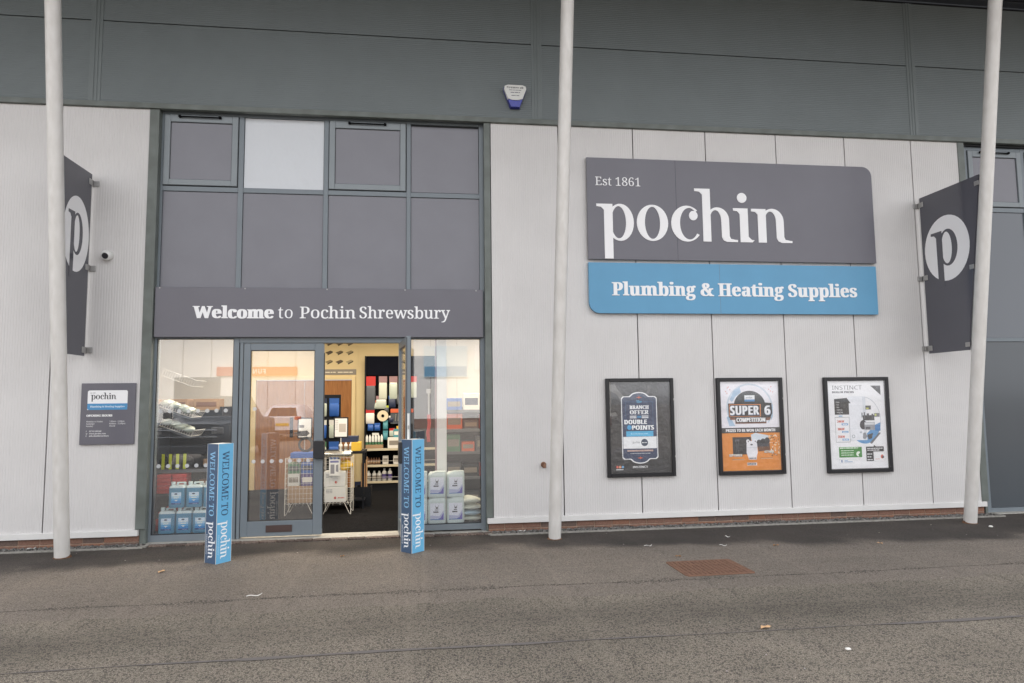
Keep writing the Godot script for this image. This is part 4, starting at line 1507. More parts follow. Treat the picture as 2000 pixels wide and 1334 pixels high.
	pr(b, "d98a7a", s * 3.8, 0.775, 0.895, 0.86, 0.899)


func totem(at: Vector3, turn: float, label: String):
	var t := thing("welcome_column", label, "column", at, turn, "welcome columns at the door")
	var w := 0.088
	var h := 1.19
	var cols := ["totem_navy", "totem_blue", "totem_navy", "totem_blue"]
	var core := B.new()
	core.rect(-w + 0.004, 0.004, w - 0.004, h - 0.004, -w + 0.004, w - 0.004)
	part(core, "core", M.white_plastic, t)
	for k in 4:
		# faces in turn round the column: face 0 looks along +z
		var f := B.new()
		f.xf = Transform3D(Basis(Vector3.UP, k * PI / 2), Vector3.ZERO)
		f.rect(-w + 0.003, 0.0, w - 0.003, h, w - 0.004, w)
		part(f, "printed_face", M[cols[k]], t)
		var p := B.new()
		# text runs down the face
		p.xf = Transform3D(Basis(Vector3.UP, k * PI / 2), Vector3.ZERO) * Transform3D(Basis(Vector3.DOWN, Vector3.RIGHT, Vector3.BACK), Vector3(0, h, w + 0.0006))
		p.col = C("8fc3e6") if k % 2 == 0 else C("35506f")
		bold_text(p, "WELCOME TO", serif, Vector3(0.075, -0.038, 0.0006), 0.076, 0.645, 0, 0.0, 0.0012)
		p.col = C("eef1f4")
		wordmark(p, Vector2(0.775, -0.036), 0.372, 0.070, 0.0, 0.0006, -0.60)
		p.col = C("eef1f4") if k % 2 == 0 else C("bfe0f5")
		p.text("Shrewsbury", serif, Vector3(0.905, -0.069, 0.0004), 0.016, 0.20)
		part(p, "print", M.plain_print, t)
	var e := B.new()
	for k in 4:
		e.xf = Transform3D(Basis(Vector3.UP, k * PI / 2), Vector3.ZERO)
		e.rect(w - 0.0031, 0.0, w + 0.0003, h + 0.0005, w - 0.0031, w + 0.0003)
	e.xf = Transform3D()
	e.rect(-w + 0.003, h - 0.003, w - 0.003, h + 0.0008, -w + 0.003, w - 0.003)
	part(e, "white_edge", M.white_plastic, t)


# ---------------------------------------------------------------- street things
func post(x0: float, x1: float, z1: float, label: String):
	var t := thing("leaning_post", label, "post", Vector3(x0, 0, 0.5), 0.0, "leaning canopy posts")
	var b := B.new()
	var pts := []
	for k in 13:
		var s := k / 12.0
		pts.append(Vector3(0, -0.05, 0).lerp(Vector3(x1 - x0, 7.22, z1 - 0.5), s))
	b.tube(pts, 0.0725, 32)
	part(b, "shaft", M.pole, t)
	b = B.new()
	b.lathe([Vector2(0.088, -0.01), Vector2(0.086, 0.004), Vector2(0.078, 0.010), Vector2(0.0735, 0.022), Vector2(0.0728, 0.030)], 28)
	part(b, "rusty_collar", M.rusty, t)


func build_street():
	post(-5.505, -5.46, 1.44, "pale grey leaning post in front of the left wall, beside the opening hours plaque")
	post(-0.225, -0.13, 1.56, "pale grey leaning post in front of the wall between shopfront and large sign")
	post(5.075, 5.06, 1.58, "pale grey leaning post at the right end of the clad wall")
	# bell box
	var t := thing("alarm_box", "white and blue alarm bell box on the dark upper cladding", "alarm", Vector3(-0.563, 5.345, 0.0))
	var b := B.new()
	var back := PackedVector2Array([Vector2(-0.062, -0.004), Vector2(0.062, -0.004), Vector2(0.150, 0.235), Vector2(0.143, 0.275), Vector2(0.10, 0.29), Vector2(-0.10, 0.29), Vector2(-0.143, 0.275), Vector2(-0.150, 0.235)])
	b.prism(back, 0.002, 0.03)
	part(b, "back_plate", mat("alarm_blue", "2b2f78", 0.3), t)
	b = B.new()
	b.prism(PackedVector2Array([Vector2(-0.056, 0.0), Vector2(0.056, 0.0), Vector2(0.092, 0.098), Vector2(0.04, 0.085), Vector2(-0.04, 0.085), Vector2(-0.092, 0.098)]), 0.03, 0.075)
	part(b, "strobe", mat("strobe_blue", "2f3aa0", 0.15), t)
	b = B.new()
	b.prism(PackedVector2Array([Vector2(-0.04, 0.0865), Vector2(0.04, 0.0865), Vector2(0.095, 0.105), Vector2(0.143, 0.235), Vector2(0.135, 0.268), Vector2(0.095, 0.284), Vector2(-0.095, 0.284), Vector2(-0.135, 0.268), Vector2(-0.143, 0.235), Vector2(-0.095, 0.105)]), 0.03, 0.085)
	part(b, "cover", M.white_plastic, t)
	b = B.new()
	b.col = C("1d1e26")
	b.text("Fireserv uk", sans_b, Vector3(0, 0.238, 0.0856), 0.026, 0.215, 1)
	b.col = C("4a4c5c")
	words(b, "4a4c5c", 0.0856, -0.08, 0.212, 0.010, 0.16, 21)
	words(b, "4a4c5c", 0.0856, -0.06, 0.180, 0.012, 0.12, 22)
	words(b, "4a4c5c", 0.0856, -0.05, 0.140, 0.011, 0.10, 23)
	part(b, "print", M.plain_print, t)
	# dome camera
	t = thing("security_camera", "small white round security camera on the left wall beside the projecting sign", "camera", Vector3(-5.40, 3.345, 0.0))
	b = B.new()
	b.xf = Transform3D(Basis(Vector3.RIGHT, PI / 2), Vector3.ZERO)
	b.lathe([Vector2(0.0, 0.002), Vector2(0.058, 0.002), Vector2(0.062, 0.02), Vector2(0.056, 0.034), Vector2(0.0, 0.036)], 24)
	part(b, "base", M.white_plastic, t)
	b = B.new()
	b.xf = Transform3D(Basis(Vector3.RIGHT, PI / 2 + 0.35), Vector3(0, 0.0, 0.03))
	b.lathe([Vector2(0.058, -0.01), Vector2(0.062, 0.015), Vector2(0.056, 0.045), Vector2(0.046, 0.058), Vector2(0.036, 0.060)], 24)
	part(b, "ball", M.white_plastic, t)
	b = B.new()
	b.xf = Transform3D(Basis(Vector3.RIGHT, PI / 2 + 0.35), Vector3(0, 0.0, 0.03))
	b.lathe([Vector2(0.036, 0.054), Vector2(0.034, 0.0605), Vector2(0.015, 0.0615), Vector2(0.0, 0.0615)], 24)
	part(b, "lens", M.black_plastic, t)
	# outlet behind the middle post
	t = thing("overflow_pipe", "short brown outlet pipe stub on the wall behind the middle post", "pipe", Vector3(-0.255, 0.80, 0.0))
	b = B.new()
	b.tube([Vector3(0, 0, -0.01), Vector3(0, 0, 0.05), Vector3(0, -0.01, 0.065), Vector3(0, -0.035, 0.072)], 0.022, 12)
	part(b, "pipe", M.copper, t)
	b = B.new()
	b.xf = Transform3D(Basis(Vector3.RIGHT, PI / 2), Vector3.ZERO)
	b.lathe([Vector2(0.0, 0.001), Vector2(0.034, 0.001), Vector2(0.034, 0.012), Vector2(0.024, 0.016)], 16)
	part(b, "collar", M.copper, t)
	# grating
	t = thing("drain_grate", "rusty brown slotted metal grate let into the tarmac below the posters", "grate", Vector3(0.965, 0, 2.055), deg_to_rad(1.0))
	var gw := 0.32
	var gd := 0.255
	b = B.new()
	for s in [-1.0, 1.0]:
		b.rect(-gw, 0.0, gw, 0.008, s * gd - 0.014, s * gd + 0.014, 0.002)
		b.rect(s * gw - 0.014, 0.0, s * gw + 0.014, 0.008, -gd + 0.0142, gd - 0.0142, 0.002)
	part(b, "rim", M.grate, t)
	part(bx(-gw + 0.014, 0.0006, gw - 0.014, 0.0012, -gd + 0.014, gd - 0.014), "dark_slots", M.black, t)
	for k in 14:
		var x := -gw + 0.036 + k * 0.0437
		part(bx(x - 0.0172, 0.0014, x + 0.0172, 0.0085 - rng.randf() * 0.001, -gd + 0.016, gd - 0.016, 0.002), "bar", M.grate, t)
	for z in [-0.12, 0.12]:
		part(bx(-gw + 0.016, 0.0013, gw - 0.016, 0.0068, z - 0.008, z + 0.008), "cross_bar", M.grate, t)
	# litter
	strip_litter("feather", "curved white feather lying on the tarmac in front of the closed door", "feather", Vector3(-3.113, 0.004, 2.30), 0.5, 0.13, 0.010, M.feather)
	strip_litter("paper_scrap", "thin white paper scrap on the tarmac under the first poster", "litter", Vector3(0.70, 0.004, 1.07), 0.35, 0.11, 0.012, M.litter_white)
	strip_litter("paper_scrap", "thin white paper scrap on the tarmac beyond the drain grate", "litter", Vector3(1.50, 0.004, 1.20), -0.3, 0.08, 0.011, M.litter_white)
	strip_litter("paper_scrap", "white curled scrap on the dark strip below the second poster", "litter", Vector3(1.745, 0.004, 0.78), -0.7, 0.06, 0.015, M.litter_white)
	strip_litter("paper_scrap", "white scrap on the gravel left of the left post", "litter", Vector3(-6.02, 0.025, 0.11), 1.1, 0.10, 0.010, M.litter_white)
	strip_litter("paper_scrap", "white scrap on the gravel beside the right edge of the shopfront", "litter", Vector3(-0.55, 0.025, 0.12), 0.6, 0.11, 0.014, M.litter_white)
	leaf_litter("tan dry leaf on the dark joint at the front right", Vector3(0.655, 0.006, 3.70), 0.045, M.leaf_tan, 0.4)
	leaf_litter("brown dry leaf on the tarmac left of the welcome column", Vector3(-4.206, 0.006, 1.34), 0.045, M.leaf_tan, 1.4)
	leaf_litter("orange brown leaf on the tarmac below the third poster", Vector3(3.20, 0.006, 1.40), 0.03, M.leaf_tan, 2.0)
	leaf_litter("small brown leaf on the tarmac before the open doorway", Vector3(-2.56, 0.006, 1.0), 0.025, M.leaf_brown, 0.9)
	leaf_litter("small reddish leaf behind the drain grate", Vector3(0.84, 0.006, 1.60), 0.03, M.leaf_brown, 2.6)
	leaf_litter("small brown leaf right of the paper scraps", Vector3(2.05, 0.006, 1.30), 0.035, M.leaf_brown, 0.2)
	var peb := B.new()
	peb.lathe([Vector2(0, 0), Vector2(0.020, 0.002), Vector2(0.024, 0.010), Vector2(0.014, 0.019), Vector2(0, 0.021)], 10)
	var p1 := part(peb, "pebble", M.litter_white, self)
	tag(p1, "round white pebble on the tarmac right of the right post", "pebble")
	p1.position = Vector3(5.09, 0.002, 0.80)
	var chip := B.new()
	chip.rect(-0.016, 0, 0.016, 0.012, -0.012, 0.012, 0.004)
	var p2 := part(chip, "stone_chip", M.litter_white, self)
	tag(p2, "small square white chip on the tarmac at the front right", "stone")
	p2.position = Vector3(0.968, 0.003, 4.16)
	# specks of grit scattered on the tarmac
	var sp := B.new()
	sp.box(Vector3.ZERO, Vector3(1, 0.6, 1), 0.25)
	var mm := MultiMesh.new()
	mm.transform_format = MultiMesh.TRANSFORM_3D
	mm.use_colors = true
	mm.mesh = sp.mesh()
	mm.instance_count = 140
	for i in 140:
		var r := rng.randf_range(0.002, 0.007)
		mm.set_instance_transform(i, Transform3D(Basis(Vector3.UP, rng.randf() * TAU).scaled(Vector3(r * rng.randf_range(0.8, 2.2), r, r)), Vector3(rng.randf_range(-6.5, 6.5), 0.003, rng.randf_range(0.3, 4.6))))
		var g := rng.randf_range(0.25, 0.6)
		mm.set_instance_color(i, Color(g, g * rng.randf_range(0.85, 1.0), g * rng.randf_range(0.7, 0.95)))
	var gi := MultiMeshInstance3D.new()
	gi.name = "grit"
	gi.multimesh = mm
	gi.material_override = M.gravel
	add_child(gi)
	tag(gi, "pale specks of grit scattered over the tarmac", "grit")
	gi.set_meta("kind", "stuff")


func strip_litter(nm: String, label: String, cat: String, at: Vector3, turn: float, l: float, w: float, m: Material):
	var b := B.new()
	var prev := []
	for k in 9:
		var s := k / 8.0
		var x := (s - 0.5) * l
		var z := 0.18 * l * sin(s * PI)
		var y := 0.006 * sin(s * 7.0) + 0.006
		var ww := w * sin(PI * clampf(s * 0.9 + 0.08, 0, 1))
		var cur := [Vector3(x, y, z + ww * 0.5), Vector3(x, y + 0.003, z - ww * 0.5)]
		if prev:
			b.quad(prev[0], cur[0], cur[1], prev[1])
		prev = cur
	var o := part(b, nm, m, self)
	tag(o, label, cat)
	o.position = at
	o.rotation.y = turn


func leaf_litter(label: String, at: Vector3, r: float, m: Material, turn: float):
	var b := B.new()
	var n := 14
	for k in n:
		var a := TAU * k / n
		var e := TAU * (k + 1) / n
		var ra: float = r * (0.65 + 0.35 * abs(sin(a * 2.5)))
		var re: float = r * (0.65 + 0.35 * abs(sin(e * 2.5)))
		b.tri(Vector3(0, 0.004, 0), Vector3(ra * cos(a), 0.012 * abs(cos(a * 1.5)), ra * 0.6 * sin(a)), Vector3(re * cos(e), 0.012 * abs(cos(e * 1.5)), re * 0.6 * sin(e)))
	b.tube([Vector3(r * 0.6, 0.004, 0), Vector3(r * 1.3, 0.002, 0.004)], 0.0015, 5)
	var o := part(b, "leaf", m, self)
	tag(o, label, "leaf")
	o.position = at
	o.rotation.y = turn


# ---------------------------------------------------------------- canisters and shop stock
func rounded(hw: float, hd: float, r: float, y: float, dx := 0.0, k := 5) -> Array:
	var q := rrect(-hw, -hd, hw, hd, [r, r, r, r], k)
	var o := []
	for p in q:
		o.append(Vector3(p.x + dx, y, p.y))
	return o


func make_blue_jug(label: String) -> Node3D:
	var t := thing("screenwash_can", label, "canister", Vector3.ZERO, 0.0, "blue screenwash cans in the left window")
	var hw := 0.0915
	var hd := 0.065
	var b := B.new()
	var rings := []
	for q in [[0.90, 0.0], [0.985, 0.006], [1.0, 0.02], [1.0, 0.205], [0.985, 0.228]]:
		rings.append(rounded(hw * q[0], hd * q[0], 0.026, q[1]))
	b.loft(rings)
	part(b, "body", M.jug_blue, t)
	b = B.new()
	rings = []
	for q in [[0.984, 0.2285, 0.0], [0.95, 0.240, 0.0], [0.86, 0.252, 0.0], [0.80, 0.256, 0.0]]:
		rings.append(rounded(hw * q[0], hd * q[0], 0.024, q[1], q[2]))
	b.loft(rings)
	# carrying handle with its opening, and the neck
	b.rect(-0.020, 0.256, 0.000, 0.281, -0.016, 0.016, 0.005)
	b.rect(0.062, 0.254, 0.084, 0.281, -0.016, 0.016, 0.005)
	b.rect(-0.020, 0.276, 0.084, 0.292, -0.017, 0.017, 0.006)
	part(b, "shoulder_and_handle", M.jug_pale, t)
	b = B.new()
	b.xf = Transform3D(Basis(), Vector3(-0.060, 0.252, 0))
	b.lathe([Vector2(0.021, 0.0), Vector2(0.021, 0.012), Vector2(0.024, 0.013), Vector2(0.024, 0.040), Vector2(0.022, 0.043), Vector2(0, 0.0435)], 18)
	part(b, "cap", M.jug_pale, t)
	b = B.new()
	var z := hd + 0.0008
	for q in [["cfe3f0", 0.135, 0.178], ["9fcbe8", 0.108, 0.135], ["57a9dc", 0.082, 0.108], ["2d8ccf", 0.055, 0.082], ["243f7c", 0.040, 0.055]]:
		b.col = C(q[0])
		b.flat(PackedVector2Array([Vector2(-0.055, q[1]), Vector2(0.055, q[1]), Vector2(0.055, q[2]), Vector2(-0.055, q[2])]), z)
	b.col = C("2b3553")
	b.flat(disc(-0.004, 0.160, 0.018, 0.009, 14), z + 0.0005)
	b.col = C("e6eee2")
	words(b, "e6eee2", z + 0.0006, -0.035, 0.132, 0.015, 0.070, 31)
	words(b, "e6eee2", z + 0.0006, -0.028, 0.110, 0.015, 0.056, 32)
	b.flat(PackedVector2Array([Vector2(-0.022, 0.092), Vector2(0.022, 0.092), Vector2(0.0, 0.074)]), z + 0.0006)
	words(b, "9fb4d8", z + 0.0006, -0.012, 0.044, 0.007, 0.055, 33)
	part(b, "label", M.plain_print, t)
	return t


func make_white_jug(label: String) -> Node3D:
	var t := thing("white_canister", label, "canister", Vector3.ZERO, 0.0, "white canisters in the right window")
	var hw := 0.109
	var hd := 0.085
	var b := B.new()
	var rings := []
	for q in [[0.93, 0.0, 0.0], [0.99, 0.008, 0.0], [1.0, 0.02, 0.0], [1.0, 0.262, 0.0], [0.98, 0.280, 0.0], [0.90, 0.297, 0.006], [0.70, 0.308, 0.030], [0.60, 0.312, 0.038]]:
		rings.append(rounded(hw * q[0], hd * (q[0] if q[1] < 0.29 else 0.85), 0.03, q[1], q[2]))
	b.loft(rings)
	part(b, "body", M.white_jug, t)
	b = B.new()
	b.xf = Transform3D(Basis(), Vector3(-0.070, 0.292, 0))
	b.lathe([Vector2(0.022, 0.0), Vector2(0.022, 0.014), Vector2(0.019, 0.017), Vector2(0, 0.018)], 16)
	part(b, "cap", M.white_plastic, t)
	b = B.new()
	var z := hd + 0.0008
	b.col = C("e3e6ee")
	b.flat(PackedVector2Array([Vector2(-0.082, 0.045), Vector2(0.082, 0.045), Vector2(0.082, 0.245), Vector2(-0.082, 0.245)]), z)
	b.col = C("b7bcd8")
	b.flat(PackedVector2Array([Vector2(-0.082, 0.06), Vector2(0.082, 0.06), Vector2(0.082, 0.16), Vector2(0.03, 0.09), Vector2(-0.082, 0.10)]), z + 0.0004)
	b.col = C("6a5fb0")
	b.flat(PackedVector2Array([Vector2(-0.01, 0.045), Vector2(0.082, 0.045), Vector2(0.082, 0.135), Vector2(0.045, 0.07)]), z + 0.0008)
	b.col = C("4f74b4")
	b.flat(PackedVector2Array([Vector2(-0.082, 0.045), Vector2(0.05, 0.045), Vector2(0.05, 0.056), Vector2(-0.082, 0.056)]), z + 0.0012)
	b.col = C("5a5a5e")
	b.flat(PackedVector2Array([Vector2(-0.022, 0.228), Vector2(-0.006, 0.195), Vector2(-0.014, 0.19)]), z + 0.0008)
	b.flat(PackedVector2Array([Vector2(0.022, 0.228), Vector2(0.014, 0.19), Vector2(0.006, 0.195)]), z + 0.0008)
	b.flat(disc(0, 0.188, 0.016, 0.011, 12), z + 0.0008)
	b.col = C("34343c")
	words(b, "34343c", z + 0.001, -0.025, 0.160, 0.014, 0.05, 34)
	words(b, "34343c", z + 0.001, -0.043, 0.132, 0.022, 0.085, 35)
	part(b, "label", M.plain_print, t)
	return t


func block(nm: String, label: String, cat: String, at: Vector3, s: Vector3, m: Material, band: Material = null, group := "", turn := 0.0) -> Node3D:
	# a carton: body, tape or label band proud of it, base at y = 0
	var t := thing(nm, label, cat, at, turn, group)
	var b := B.new()
	b.rect(-s.x / 2, 0, s.x / 2, s.y, -s.z / 2, s.z / 2, 0.004)
	part(b, "body", m, t)
	if band:
		var c := B.new()
		c.rect(-s.x * 0.40, s.y * 0.30, s.x * 0.40, s.y * 0.72, s.z / 2 + 0.0004, s.z / 2 + 0.0016)
		part(c, "label", band, t)
	return t


func bottle(nm: String, label: String, at: Vector3, r: float, h: float, m: Material, lm: Material, group := "") -> Node3D:
	var t := thing(nm, label, "bottle", at, 0.0, group)
	var b := B.new()
	b.lathe([Vector2(0, 0), Vector2(r * 0.92, 0.0), Vector2(r, 0.006), Vector2(r, h * 0.66), Vector2(r * 0.85, h * 0.76), Vector2(r * 0.42, h * 0.84), Vector2(r * 0.40, h * 0.86)], 16)
	part(b, "body", m, t)
	b = B.new()
	b.lathe([Vector2(r * 0.45, h * 0.86), Vector2(r * 0.45, h), Vector2(0, h)], 14)
	part(b, "cap", m, t)
	b = B.new()
	b.lathe([Vector2(r + 0.0008, h * 0.18), Vector2(r + 0.0008, h * 0.55)], 16)
	part(b, "label", lm, t)
	return t


func pack(label: String, at: Vector3, w: float, h: float, head: Material, body: Material, group := "") -> Node3D:
	# a bag hung by its header card
	var t := thing("hanging_pack", label, "packet", at, 0.0, group)
	var b := B.new()
	b.rect(-w / 2, -h * 0.28, w / 2, 0, -0.003, 0.003, 0.001)
	part(b, "header_card", head, t)
	b = B.new()
	var rings := []
	for q in [[0.9, 0.004, 0.0], [1.0, 0.02, 0.12], [1.0, 0.028, 0.5], [0.98, 0.022, 0.85], [0.92, 0.004, 1.0]]:
		var rr := []
		for p in rounded(w / 2 * q[0], q[1], q[1] * 0.9, 0, 0, 3):
			rr.append(Vector3(p.x, -h * 0.28 - h * 0.72 * q[2], p.z))
		rings.append(rr)
	b.loft(rings)
	part(b, "bag", body, t)
	return t


func wire_bin(at: Vector3, label: String) -> Node3D:
	var t := thing("wire_display_bin", label, "display stand", at, 0.0, "wire display bins in the doorway")
	var w := 0.20
	var d := 0.15
	var y0 := 0.165
	var y1 := 0.80
	var f := B.new()
	var r := 0.0018
	for z in [d, -d]:
		for k in 9:
			var x: float = lerpf(-w, w, k / 8.0)
			f.tube([Vector3(x, y0 - 0.03 if k % 2 == 1 else y0, z), Vector3(x, y1, z)], r, 5)
		for k in 10:
			var y: float = lerpf(y0, y1, k / 9.0)
			f.tube([Vector3(-w, y, z), Vector3(w, y, z)], r, 5)
	part(f, "wire_front_and_back", M.wire, t)
	f = B.new()
	for x in [-w, w]:
		for k in 5:
			var z: float = lerpf(-d, d, (k + 0.5) / 5.0)
			f.tube([Vector3(x, y0, z), Vector3(x, y1, z)], r, 5)
		for k in 10:
			var y: float = lerpf(y0, y1, k / 9.0)
			f.tube([Vector3(x, y, -d), Vector3(x, y, d)], r, 5)
	part(f, "wire_side", M.wire, t)
	f = B.new()
	for k in 9:
		var x: float = lerpf(-w, w, k / 8.0)
		f.tube([Vector3(x, y0, -d), Vector3(x, y0, d)], r, 5)
	part(f, "wire_floor", M.wire, t)
	for x in [-w, w]:
		for z in [-d, d]:
			var l := B.new()
			l.tube([Vector3(x, y1 + 0.01, z), Vector3(x, 0.0, z)], 0.005, 8)
			l.tube([Vector3(x - sign(x) * 0.09, y0, z), Vector3(x - sign(x) * 0.02, 0.02, z), Vector3(x, 0.0, z)], 0.004, 6)
			part(l, "leg", M.wire, t)
	var p := B.new()
	p.tube([Vector3(0.03, y0, -d * 0.2), Vector3(0.03, 1.12, -d * 0.2)], 0.005, 8)
	part(p, "sign_stem", M.wire, t)
	var s := Node3D.new()
	s.name = "sign_holder"
	t.add_child(s)
	part(bx(-0.075, 1.075, 0.135, 1.375, -d * 0.2 - 0.008, -d * 0.2 + 0.006, 0.004), "sign_frame", M.black_frame, s)
	var q := B.new()
	var zz := -d * 0.2 + 0.0065
	q.col = C("e4e4e2")
	q.flat(rrect(-0.057, 1.093, 0.117, 1.357, [0.006, 0.006, 0.006, 0.006], 3), zz)
	q.col = C("6d6d70")
	if at.x < -3.2:
		q.flat(PackedVector2Array([Vector2(-0.05, 1.23), Vector2(0.02, 1.23), Vector2(0.02, 1.27), Vector2(-0.05, 1.27)]), zz + 0.0004)
		q.col = C("4d4d50")
		q.flat(PackedVector2Array([Vector2(-0.06, 1.11), Vector2(0.06, 1.11), Vector2(0.10, 1.15), Vector2(0.06, 1.19), Vector2(-0.06, 1.18)]), zz + 0.0004)
	else:
		q.col = C("b9b2aa")
		q.flat(PackedVector2Array([Vector2(0.0, 1.16), Vector2(0.10, 1.16), Vector2(0.10, 1.28), Vector2(0.0, 1.28)]), zz + 0.0004)
		q.col = C("8d8d90")
		for k in 5:
			q.flat(PackedVector2Array([Vector2(-0.05, 1.32 - k * 0.03), Vector2(-0.01, 1.32 - k * 0.03), Vector2(-0.01, 1.327 - k * 0.03), Vector2(-0.05, 1.327 - k * 0.03)]), zz + 0.0004)
	part(q, "notice", M.plain_print, s)
	return t


func cushion(nm: String, label: String, at: Vector3, w: float, h: float, d: float, m: Material, group: String, turn := 0.0) -> Node3D:
	var b := B.new()
	var rings := []
	for k in 9:
		var s := k / 8.0
		var q: float = pow(sin(PI * clampf(s, 0.03, 0.97)), 0.5)
		var rr := []
		for a in 18:
			var an := TAU * a / 18
			rr.append(Vector3((s - 0.5) * w, h * 0.5 + h * 0.5 * q * sin(an) * (1.0 + 0.12 * sin(s * 17.0 + a)), d * 0.5 * cos(an) * (0.75 + 0.25 * q) * (1.0 + 0.05 * sin(a * 3.0 + s * 9.0))))
		rings.append(rr)
	b.loft(rings)
	var o := part(b, nm, m, self)
	tag(o, label, "bag", group)
	o.position = at
	o.rotation.y = turn
	return o


func shelf_edge_board(t: Node, x0: float, x1: float, y: float, zb: float, zf: float, rail := true, edge: Material = null):
	var s := part(bx(x0, y - 0.028, x1, y, zb, zf, 0.002), "shelf", M.shelf_dark, t)
	part(bx(x0, y - 0.035, x1, y + 0.006, zf + 0.0004, zf + 0.010, 0.002), "price_rail", edge if edge else M.shelf_edge, s)
	if rail:
		var w := B.new()
		w.tube([Vector3(x0 + 0.01, y + 0.07, zf - 0.008), Vector3(x1 - 0.01, y + 0.07, zf - 0.008)], 0.003, 6)
		w.tube([Vector3(x0 + 0.02, y, zf - 0.008), Vector3(x0 + 0.02, y + 0.07, zf - 0.008)], 0.003, 6)
		w.tube([Vector3(x1 - 0.02, y, zf - 0.008), Vector3(x1 - 0.02, y + 0.07, zf - 0.008)], 0.003, 6)
		part(w, "guard_wire", M.wire, s)


func build_stock():
	# ---- left window: blue cans in two rows
	var j0 := make_blue_jug("blue can of screenwash in the left window, bottom row, leftmost")
	j0.position = Vector3(-4.712, 0.09, -0.20)
	var n := ["blue can of screenwash in the left window, bottom row, second from the left", "blue can of screenwash in the left window, bottom row, beside the welcome column"]
	for k in 2:
		dup(j0, Vector3(-4.522 + k * 0.190, 0.09, -0.205 + 0.006 * k), 0.02 * (1 - 2 * k), n[k])
	n = ["blue can of screenwash in the left window, top row, leftmost", "blue can of screenwash in the left window, top row, middle", "blue can of screenwash in the left window, top row, half behind the welcome column"]
	for k in 3:
		dup(j0, Vector3(-4.610 + k * 0.194, 0.3842, -0.215), [-0.03, 0.02, 0.0][k], n[k])
	# ---- white canisters in the right window
	var w0 := make_white_jug("white canister with purple label, bottom row, middle column of the right window")
	w0.position = Vector3(-1.566, 0.102, -0.215)
	dup(w0, Vector3(-1.338, 0.102, -0.215), 0.02, "white canister with purple label, bottom row, beside the stacked bags")
	dup(w0, Vector3(-1.790, 0.102, -0.215), 0.0, "white canister with purple label, bottom row, almost hidden by the welcome column")
	dup(w0, Vector3(-1.563, 0.416, -0.215), -0.02, "white canister with purple label, top row, middle column of the right window")
	dup(w0, Vector3(-1.336, 0.416, -0.215), 0.03, "white canister with purple label, top row, at the right above the bags")
	dup(w0, Vector3(-1.790, 0.416, -0.215), 0.0, "white canister with purple label, top row, almost hidden by the welcome column")
	for k in 4:
		cushion("filled_bag", ["pale filled bag at the bottom of the pile in the right window", "pale blue filled bag second from the bottom of the pile", "pale filled bag second from the top of the pile", "cream filled bag on top of the pile in the right window"][k], Vector3(-1.135 + [0.01, -0.01, 0.0, -0.03][k], 0.10 + k * 0.068, -0.30), 0.24 + 0.02 * (k % 2), 0.075 if k < 3 else 0.105, 0.26, M.bag_blue if k == 1 else M.bag, "filled bags piled in the right window", 0.1 * k)
	# ---- window upright and shelving behind the right window
	var t := thing("window_upright", "broad white upright standing inside the right window", "post", Vector3(-1.50, 0, -0.36))
	part(bx(-0.062, 0.0, 0.062, 2.90, -0.05, 0.0, 0.004), "face", M.white_plastic, t)
	part(bx(-0.085, 0.0, -0.064, 2.90, -0.06, -0.012, 0.003), "edge", mat("dusty_pink", "94767a", 0.6), t)
	t = thing("shelving_bay", "dark shelving bay of boxed stock seen through the right window", "shelves", Vector3(-0.75, 0, -1.95))
	part(bx(-0.75, 0.0, 0.75, 1.50, -0.03, 0.0, 0.003), "back_panel", M.shelf_dark, t)
	part(bx(-0.78, 0.0, -0.752, 1.52, -0.03, 0.45, 0.003), "side_panel", M.shelf_grey, t)
	part(bx(0.752, 0.0, 0.78, 1.52, -0.03, 0.45, 0.003), "side_panel", M.shelf_grey, t)
	for y in [0.14, 0.50, 0.86, 1.18, 1.46]:
		shelf_edge_board(t, -0.75, 0.75, y, 0.002, 0.42, false, M.shelf_grey)
	var rm := [M.blue, M.white_plastic, M.leaf_brown, M.orange, M.shelf_grey, M.navy, M.shelf_dark, M.red, M.green]
	var rn := ["blue", "white", "brown", "orange", "grey", "navy", "black", "red", "green"]
	var shelf_name := ["bottom", "second", "third", "fourth", "top"]
	for s in 5:
		var x := -1.42
		var before := "side panel"
		var order: Array = [[0, 4, 1, 8, 2], [4, 6, 7, 1, 5], [8, 3, 4, 0, 6], [3, 4, 7, 1, 2], [0, 1, 2, 3, 6]][s]
		for i in 5:
			var wd := rng.randf_range(0.20, 0.27)
			var ht := rng.randf_range(0.12, 0.25)
			var ci: int = order[i]
			block("stock_box", "%s box right of the %s on the %s shelf behind the right window" % [rn[ci], before, shelf_name[s]], "box", Vector3(x + wd / 2, [0.141, 0.501, 0.861, 1.181, 1.461][s], -1.70), Vector3(wd - 0.02, ht, 0.24), rm[ci], M.print_grey if ci != 1 else M.navy, "boxes on the shelving behind the right window")
			before = rn[ci] + " box"
			x += wd
	# red tool hung beside the upright
	t = thing("hanging_tool", "red handled tool hanging left of the white upright", "tool", Vector3(-1.665, 1.42, -0.75))
	var b := B.new()
	b.tube([Vector3(0, 0, 0), Vector3(0.01, -0.12, 0.0), Vector3(-0.01, -0.24, 0.01), Vector3(0.0, -0.36, 0.0)], 0.022, 8)
	part(b, "grip", M.red, t)
	b = B.new()
	b.tube([Vector3(0, 0.0, 0), Vector3(0.0, 0.30, 0.0)], 0.010, 8)
	b.rect(-0.03, 0.28, 0.03, 0.34, -0.01, 0.01, 0.004)
	part(b, "shaft", M.steel, t)
	# ---- gondola inside the left window
	t = thing("display_gondola", "dark display gondola with tilted baskets inside the left window", "shelves", Vector3(-4.95, 0, -0.62))
	part(bx(-0.02, 0.0, 0.02, 1.60, -0.16, 0.20, 0.003), "upright", M.shelf_grey, t)
